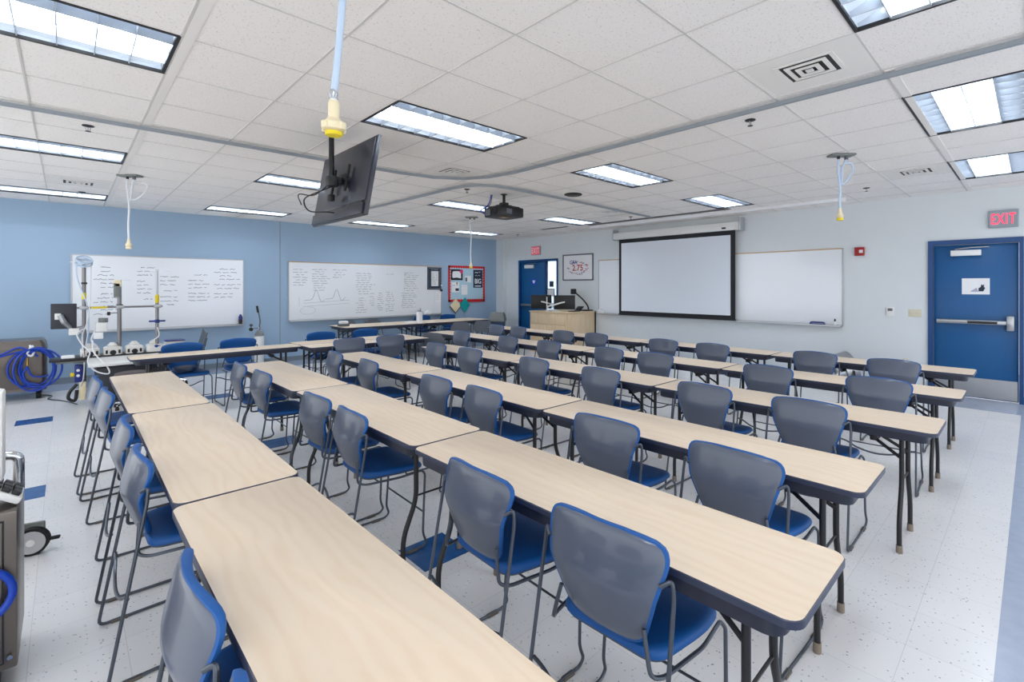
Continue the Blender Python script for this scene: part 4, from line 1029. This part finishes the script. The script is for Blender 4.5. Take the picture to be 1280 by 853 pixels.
k = MB(); k.tube(spline([(.20,-.05,1.02),(.10,-.08,.95),(.15,-.1,.80),(.22,-.15,.70),(.20,-.25,.58),(.28,-.33,.46),(.40,-.35,.42),(.38,-.33,.52),(.26,-.25,.70),(.25,-.1,.85)]),.009,'hose_white',n=8); k.tube(spline([(.30,-.0,.75),(.24,-.04,.85),(.28,.0,.98)]),.011,'hose_white',n=6); k.build('tubing', pc)
k = MB(); k.tube(spline([(.945,.0,.98),(.96,-.01,.86),(.90,0,.80),(.86,.05,.77)]),.008,'hose_white',n=6); k.tube(spline([(.93,-.02,.72),(1.02,0,.68),(1.0,.05,.6)]),.006,'black_plastic',n=6); k.build('tubing', pc)
k = MB(); k.box((.28,-.05,.96),(.40,.05,1.08),'white_metal',.012); k.cyl((.36,0,1.08),.05,.06,'bin_grey',14); k.box((.26,-.05,.86),(.36,.03,.95),'paper',.01); k.build('reservoir_holder', pc)
# left side shelf with keyboard, blue box
k = MB(); k.box((-.16,-.10,.59),(.20,.20,.625),'black_plastic',.006); k.box((-.10,-.06,.56),(.2,.16,.59),'bin_grey',.004); k.box((-.05,-.08,.625),(.08,.02,.665),'paper',.012); k.build('side_shelf', pc)
k = MB(); k.box((.075,-.06,.30),(.155,.03,.53),'blue_dark',.012); k.cyl((.11,-.066,.46),.018,.008,'paper',12,'y'); k.cyl((.11,-.066,.39),.018,.008,'paper',12,'y'); k.build('power_box', pc)['label']='dark blue power box'
k = MB(); k.box((.035,-.05,.38),(.075,-.02,.43),'yellow',.005); k.build('hose_tag', pc)
k = MB(); k.tube(spline([(.10,-.05,.28),(.03,-.05,.18),(.02,-.06,.10),(.08,-.06,.07),(.10,-.04,.2)]),.02,'black_plastic',n=8); k.box((.12,-.05,.06),(.19,.03,.30),'cream',.01); k.build('cable_bundle', pc)
# monitor on arm
k = MB(); k.tube([(.168,0,1.02),(.06,-.02,1.0),(-.02,-.10,1.10),(-.06,-.10,1.20)],.03,'steel',n=8,fil=.02); k.box((.02,-.08,.93),(.12,.04,1.02),'white_metal',.01); k.build('monitor_arm', pc)
Mm = Matrix.Translation((-.03,-.02,1.18)) @ Matrix.Rotation(math.radians(-12),4,'Z')
k = MB(); k.box((-.115,-.03,-.165),(.13,.01,.165),'pump_dark',.008,Mm); pm = k.build('monitor', pc); k = MB(); k.box((-.105,.0105,-.155),(.12,.0125,.155),'screen_dark',0,Mm); k.build('screen', pm); k = MB(); k.box((-.07,-.06,-.04),(-.01,-.03,.04),'white_metal',.006,Mm); k.build('mount_plate', pm)
# stool in front of pumps
t = thing('round_stool','round brown seated stool tucked under the pump cart deck','stool',(.62,8.22,0))
k = MB(); k.lathe((0,0,.40),[(.16,0),(.185,.015),(.185,.045),(.15,.06)],'seat_brown',28); k.build('seat', t); k = MB(); k.cyl((0,0,.06),.025,.345,'chrome',14); k.build('column', t)
for i in range(5):
    a = 2*PI*i/5; k = MB(); k.tube([(0,0,.08),(.2*math.cos(a),.2*math.sin(a),.055)],.015,'chrome',n=8); k.lathe((.2*math.cos(a),.2*math.sin(a),0),[(.02,0),(.022,.02),(.012,.05)],'rubber',10); k.build('leg', t)
# small side stand right of the pump
t = thing('instrument_stand','low white wheeled instrument stand right of the pump cart','stand',(1.24,9.7,0))
k = MB(); k.box((-.16,-.15,.60),(.16,.15,.64),'white_metal',.008); k.build('tray', t); k = MB(); k.box((-.12,-.12,.64),(.12,.1,.70),'pump_white',.01); k.box((-.13,-.13,.70),(.13,.12,.715),'blue_dark',.004); k.build('instrument', t)
k = MB(); k.cyl((0,0,.08),.02,.52,'chrome',12); k.build('column', t)
for i in range(4):
    a = PI/4+PI/2*i; k = MB(); k.tube([(0,0,.09),(.2*math.cos(a),.2*math.sin(a),.06)],.014,'chrome',n=8); k.lathe((.2*math.cos(a),.2*math.sin(a),0),[(.02,0),(.022,.02),(.012,.055)],'rubber',10); k.build('leg', t)

# metal basin on the blue chair seat behind narrow table
t = thing('metal_basin','shallow steel basin resting on the blue chair beside the pump cart','basin',(1.06,7.40,.512)); k = MB(); k.lathe((0,0,0),[(.09,0),(.12,.03),(.135,.055),(.14,.06),(.125,.055),(.08,.01)],'steel',28); k.build('bowl', t); k = MB(); k.box((-.07,-.08,.012),(-.02,-.03,.045),'yellow',.01); k.build('label_tag', t)

# ------------------------------------------------------------------ stainless wheeled unit with blue hose at the blue wall
su = thing('stainless_cooler_cart','stainless wheeled cooler unit with coiled blue hose by the blue wall','medical cart',(-.62,9.92,0),math.radians(0))
k = MB(); k.disc(rrect(-.62,-.19,.42,.42,.05),(0,0),[(0,.12),(1,.12),(1,.135),(1,.70),(.96,.78),(.90,.82),(0,.825)],lambda a,b_,h:(a,b_,h),'stainless'); k.build('body', su)
k = MB(); k.box((-.55,-.197,.16),(.16,-.19,.72),'stainless',.003); k.build('front_panel', su)
for x,y in ((-.5,-.12),(.34,-.12),(.34,.34),(-.5,.34)):
    k = MB(); k.cyl((x-.025,y,.055),.055,.05,'rubber',18,'x'); k.box((x-.03,y-.03,.06),(x+.03,y+.03,.125),'black_plastic',.006); k.build('caster', su)
hs = thing('blue_hose_coil','coiled blue hose hanging from hook on the stainless cooler unit','hose',(-.38,9.66,.62))
k = MB(); rh = random.Random(9)
for i in range(5):
    cx, cz, ra, rb = .08+rh.uniform(-.05,.09), -.18+rh.uniform(-.02,.02), .195+rh.uniform(-.03,.03), .275+rh.uniform(-.025,.02)
    k.tube([(cx+ra*math.cos(a),.0-.014*i+.01*math.sin(2*a),cz+rb*math.sin(a)) for a in [2*PI*j/28 for j in range(28)]],.0125,'hose_blue',n=8,closed=True)
k.tube(spline([(-.55,.02,-.02),(-.36,.0,-.01),(-.2,-.02,.06),(-.08,-.03,.12),(.02,-.03,.06),(.10,-.03,-.02)]),.0125,'hose_blue',n=8); k.tube(spline([(-.55,.02,-.10),(-.34,-.01,-.02),(-.15,-.02,.04),(.0,-.03,.07),(.08,-.04,.02)]),.0125,'hose_blue',n=8)
k.tube(spline([(.0,-.05,-.14),(-.04,-.05,-.25),(.0,-.05,-.36),(.10,-.06,-.40)]),.012,'hose_blue',n=8); k.tube(spline([(.0,-.05,-.16),(.04,-.05,-.27),(.14,-.05,-.30),(.2,-.05,-.28)]),.012,'hose_blue',n=8)
k.build('hose', hs)
k = MB(); k.cyl((0,-.05,-.13),.012,.06,'brass',10); k.cyl((0,-.05,-.08),.008,.05,'brass',10); k.build('brass_coupling', hs)
k = MB(); k.tube(spline([(.02,.03,.13),(.03,-.03,.12),(.0,-.05,.03),(.04,-.06,.0),(.06,-.03,.06),(.04,.03,.13)]),.014,'paper',n=6); k.build('hanging_strap', hs)['label']='white hanging strap'
k = MB(); k.tube(spline([(-.26,9.98,.012),(-.15,9.8,.01),(-.18,9.55,.01),(-.05,9.3,.01),(.06,9.0,.01),(.10,8.86,.012)],10),.007,'black_plastic',n=6); tag(k.build('power_cord'),'black power cord on floor between cooler unit and pump cart','cord')

# ------------------------------------------------------------------ stainless cart at the camera's left
fc = thing('stainless_cart','tall stainless machine with panel door at left edge near camera','medical cart',(-.135,2.75,0))
k = MB(); k.box((-.62,.0,.10),(0,.42,.705),'stainless',.008); k.build('body', fc)
k = MB(); k.box((-.57,-.006,.13),(-.035,.001,.675),'dark_frame'); k.box((-.565,-.009,.135),(-.04,-.003,.67),'stainless',.002); k.build('panel_door', fc)
k = MB(); k.cyl((-.02,-.012,.15),.008,.006,'chrome',12,'y'); k.cyl((-.02,-.012,.46),.008,.006,'chrome',12,'y'); k.build('panel_screw', fc)
for x,y in ((-.07,.06),(-.55,.06),(-.55,.36),(-.07,.36)):
    k = MB(); k.cyl((x-.02,y,.05),.05,.04,'rubber',18,'x'); k.box((x-.025,y-.025,.05),(x+.025,y+.025,.105),'black_plastic',.006); k.build('caster', fc)
k = MB(); k.tube([(-.45,.30,.69),(-.45,.30,.855),(-.06,.30,.855),(-.012,.30,.845),(-.012,.30,.70)],.019,'chrome',n=12,fil=.05); k.build('push_handle', fc)['label']='chrome push handle'
k = MB(); k.box((-.40,.12,.79),(-.045,.24,1.15),'white_metal',.012,Matrix.Rotation(math.radians(0),4,'Z')); k.build('control_unit', fc)
Mk = Matrix.Translation((-.03,.10,.775)) @ Matrix.Rotation(math.radians(35),4,'Y')
k = MB(); k.box((-.10,-.05,-.04),(.06,.10,-.012),'white_metal',.008,Mk); kp = k.build('keypad', fc)
k = MB()
for i in range(4):
    for j in range(3): k.box((-.08+.033*i,-.04+.042*j,-.012),(-.053+.033*i,-.006+.042*j,.004),'black_plastic',.003,Mk)
k.build('keypad_keys', kp)
k = MB(); k.tube([(-.11+.13*math.cos(a),-.03,.42+.11*math.sin(a)) for a in [2*PI*j/32 for j in range(32)]],.013,'hose_blue',n=10,closed=True); k.box((-.13,-.03,.525),(-.09,.0,.55),'chrome',.004); tag(k.build('blue_hose_loop',None,(-.165,2.7405,0)),'loop of blue hose on front of the near stainless machine','hose')
# unit behind with big grey caster
uc = thing('wheeled_stand','wheeled equipment stand with large grey caster behind near stainless machine','stand',(-.30,4.05,0))
k = MB(); k.box((-.55,-.1,.165),(.08,.15,.22),'stainless',.01); k.build('base', uc)
k = MB(); k.cyl((-.32,.02,.22),.022,.7,'chrome',14); k.build('post', uc)
for dx,dy in ((.155,.05),(-.50,-.05)):
    k = MB(); Mw = Matrix.Translation((dx,dy,.078)) @ Matrix.Rotation(math.radians(-12),4,'Z')
    k.cyl((0,-.02,0),.078,.04,'rubber',28,'y',M=Mw); w_ = k.build('caster', uc)
    k = MB(); k.cyl((0,-.024,0),.064,.048,'grey_rubber',24,'y',M=Mw); k.cyl((0,-.028,0),.02,.056,'white_metal',14,'y',M=Mw); k.build('wheel_disc', w_)
    k = MB(); k.box((-.05,.022,-.02),(.05,.045,.10),'bin_grey',.01,Mw); k.build('fork', w_); k = MB(); k.box((.07,-.015,-.01),(.12,.015,.005),'rubber',.004,Mw); k.build('brake_pedal', w_)

# ------------------------------------------------------------------ light
w = bpy.data.worlds.new('world'); scene.world = w; w.use_nodes = True
bg = w.node_tree.nodes['Background']; bg.inputs['Color'].default_value = (0.94,0.97,1.0,1); bg.inputs['Strength'].default_value = 1.6

# ------------------------------------------------------------------ camera
cam = bpy.data.cameras.new('camera'); co = bpy.data.objects.new('camera', cam); COL.objects.link(co)
cam.sensor_width = 36; cam.sensor_fit = 'HORIZONTAL'; cam.lens = 605/1280*36
cam.shift_x = (640-674.5)/1280; cam.shift_y = -(426.5-358.3)/1280
cam.clip_start = .05
co.location = (0,0,1.57); co.rotation_euler = (PI/2,0,-math.radians(44.35))
scene.camera = co
scene.view_settings.view_transform = 'Standard'; scene.view_settings.look = 'None'; scene.view_settings.gamma = 1.0
scene.view_settings.use_curve_mapping = False; scene.view_settings.exposure = 0.29
scene.cycles.use_denoising = True
scene.cycles.max_bounces = 10; scene.cycles.diffuse_bounces = 6
scene.cycles.caustics_reflective = False; scene.cycles.caustics_refractive = False
scene.cycles.sample_clamp_indirect = 8
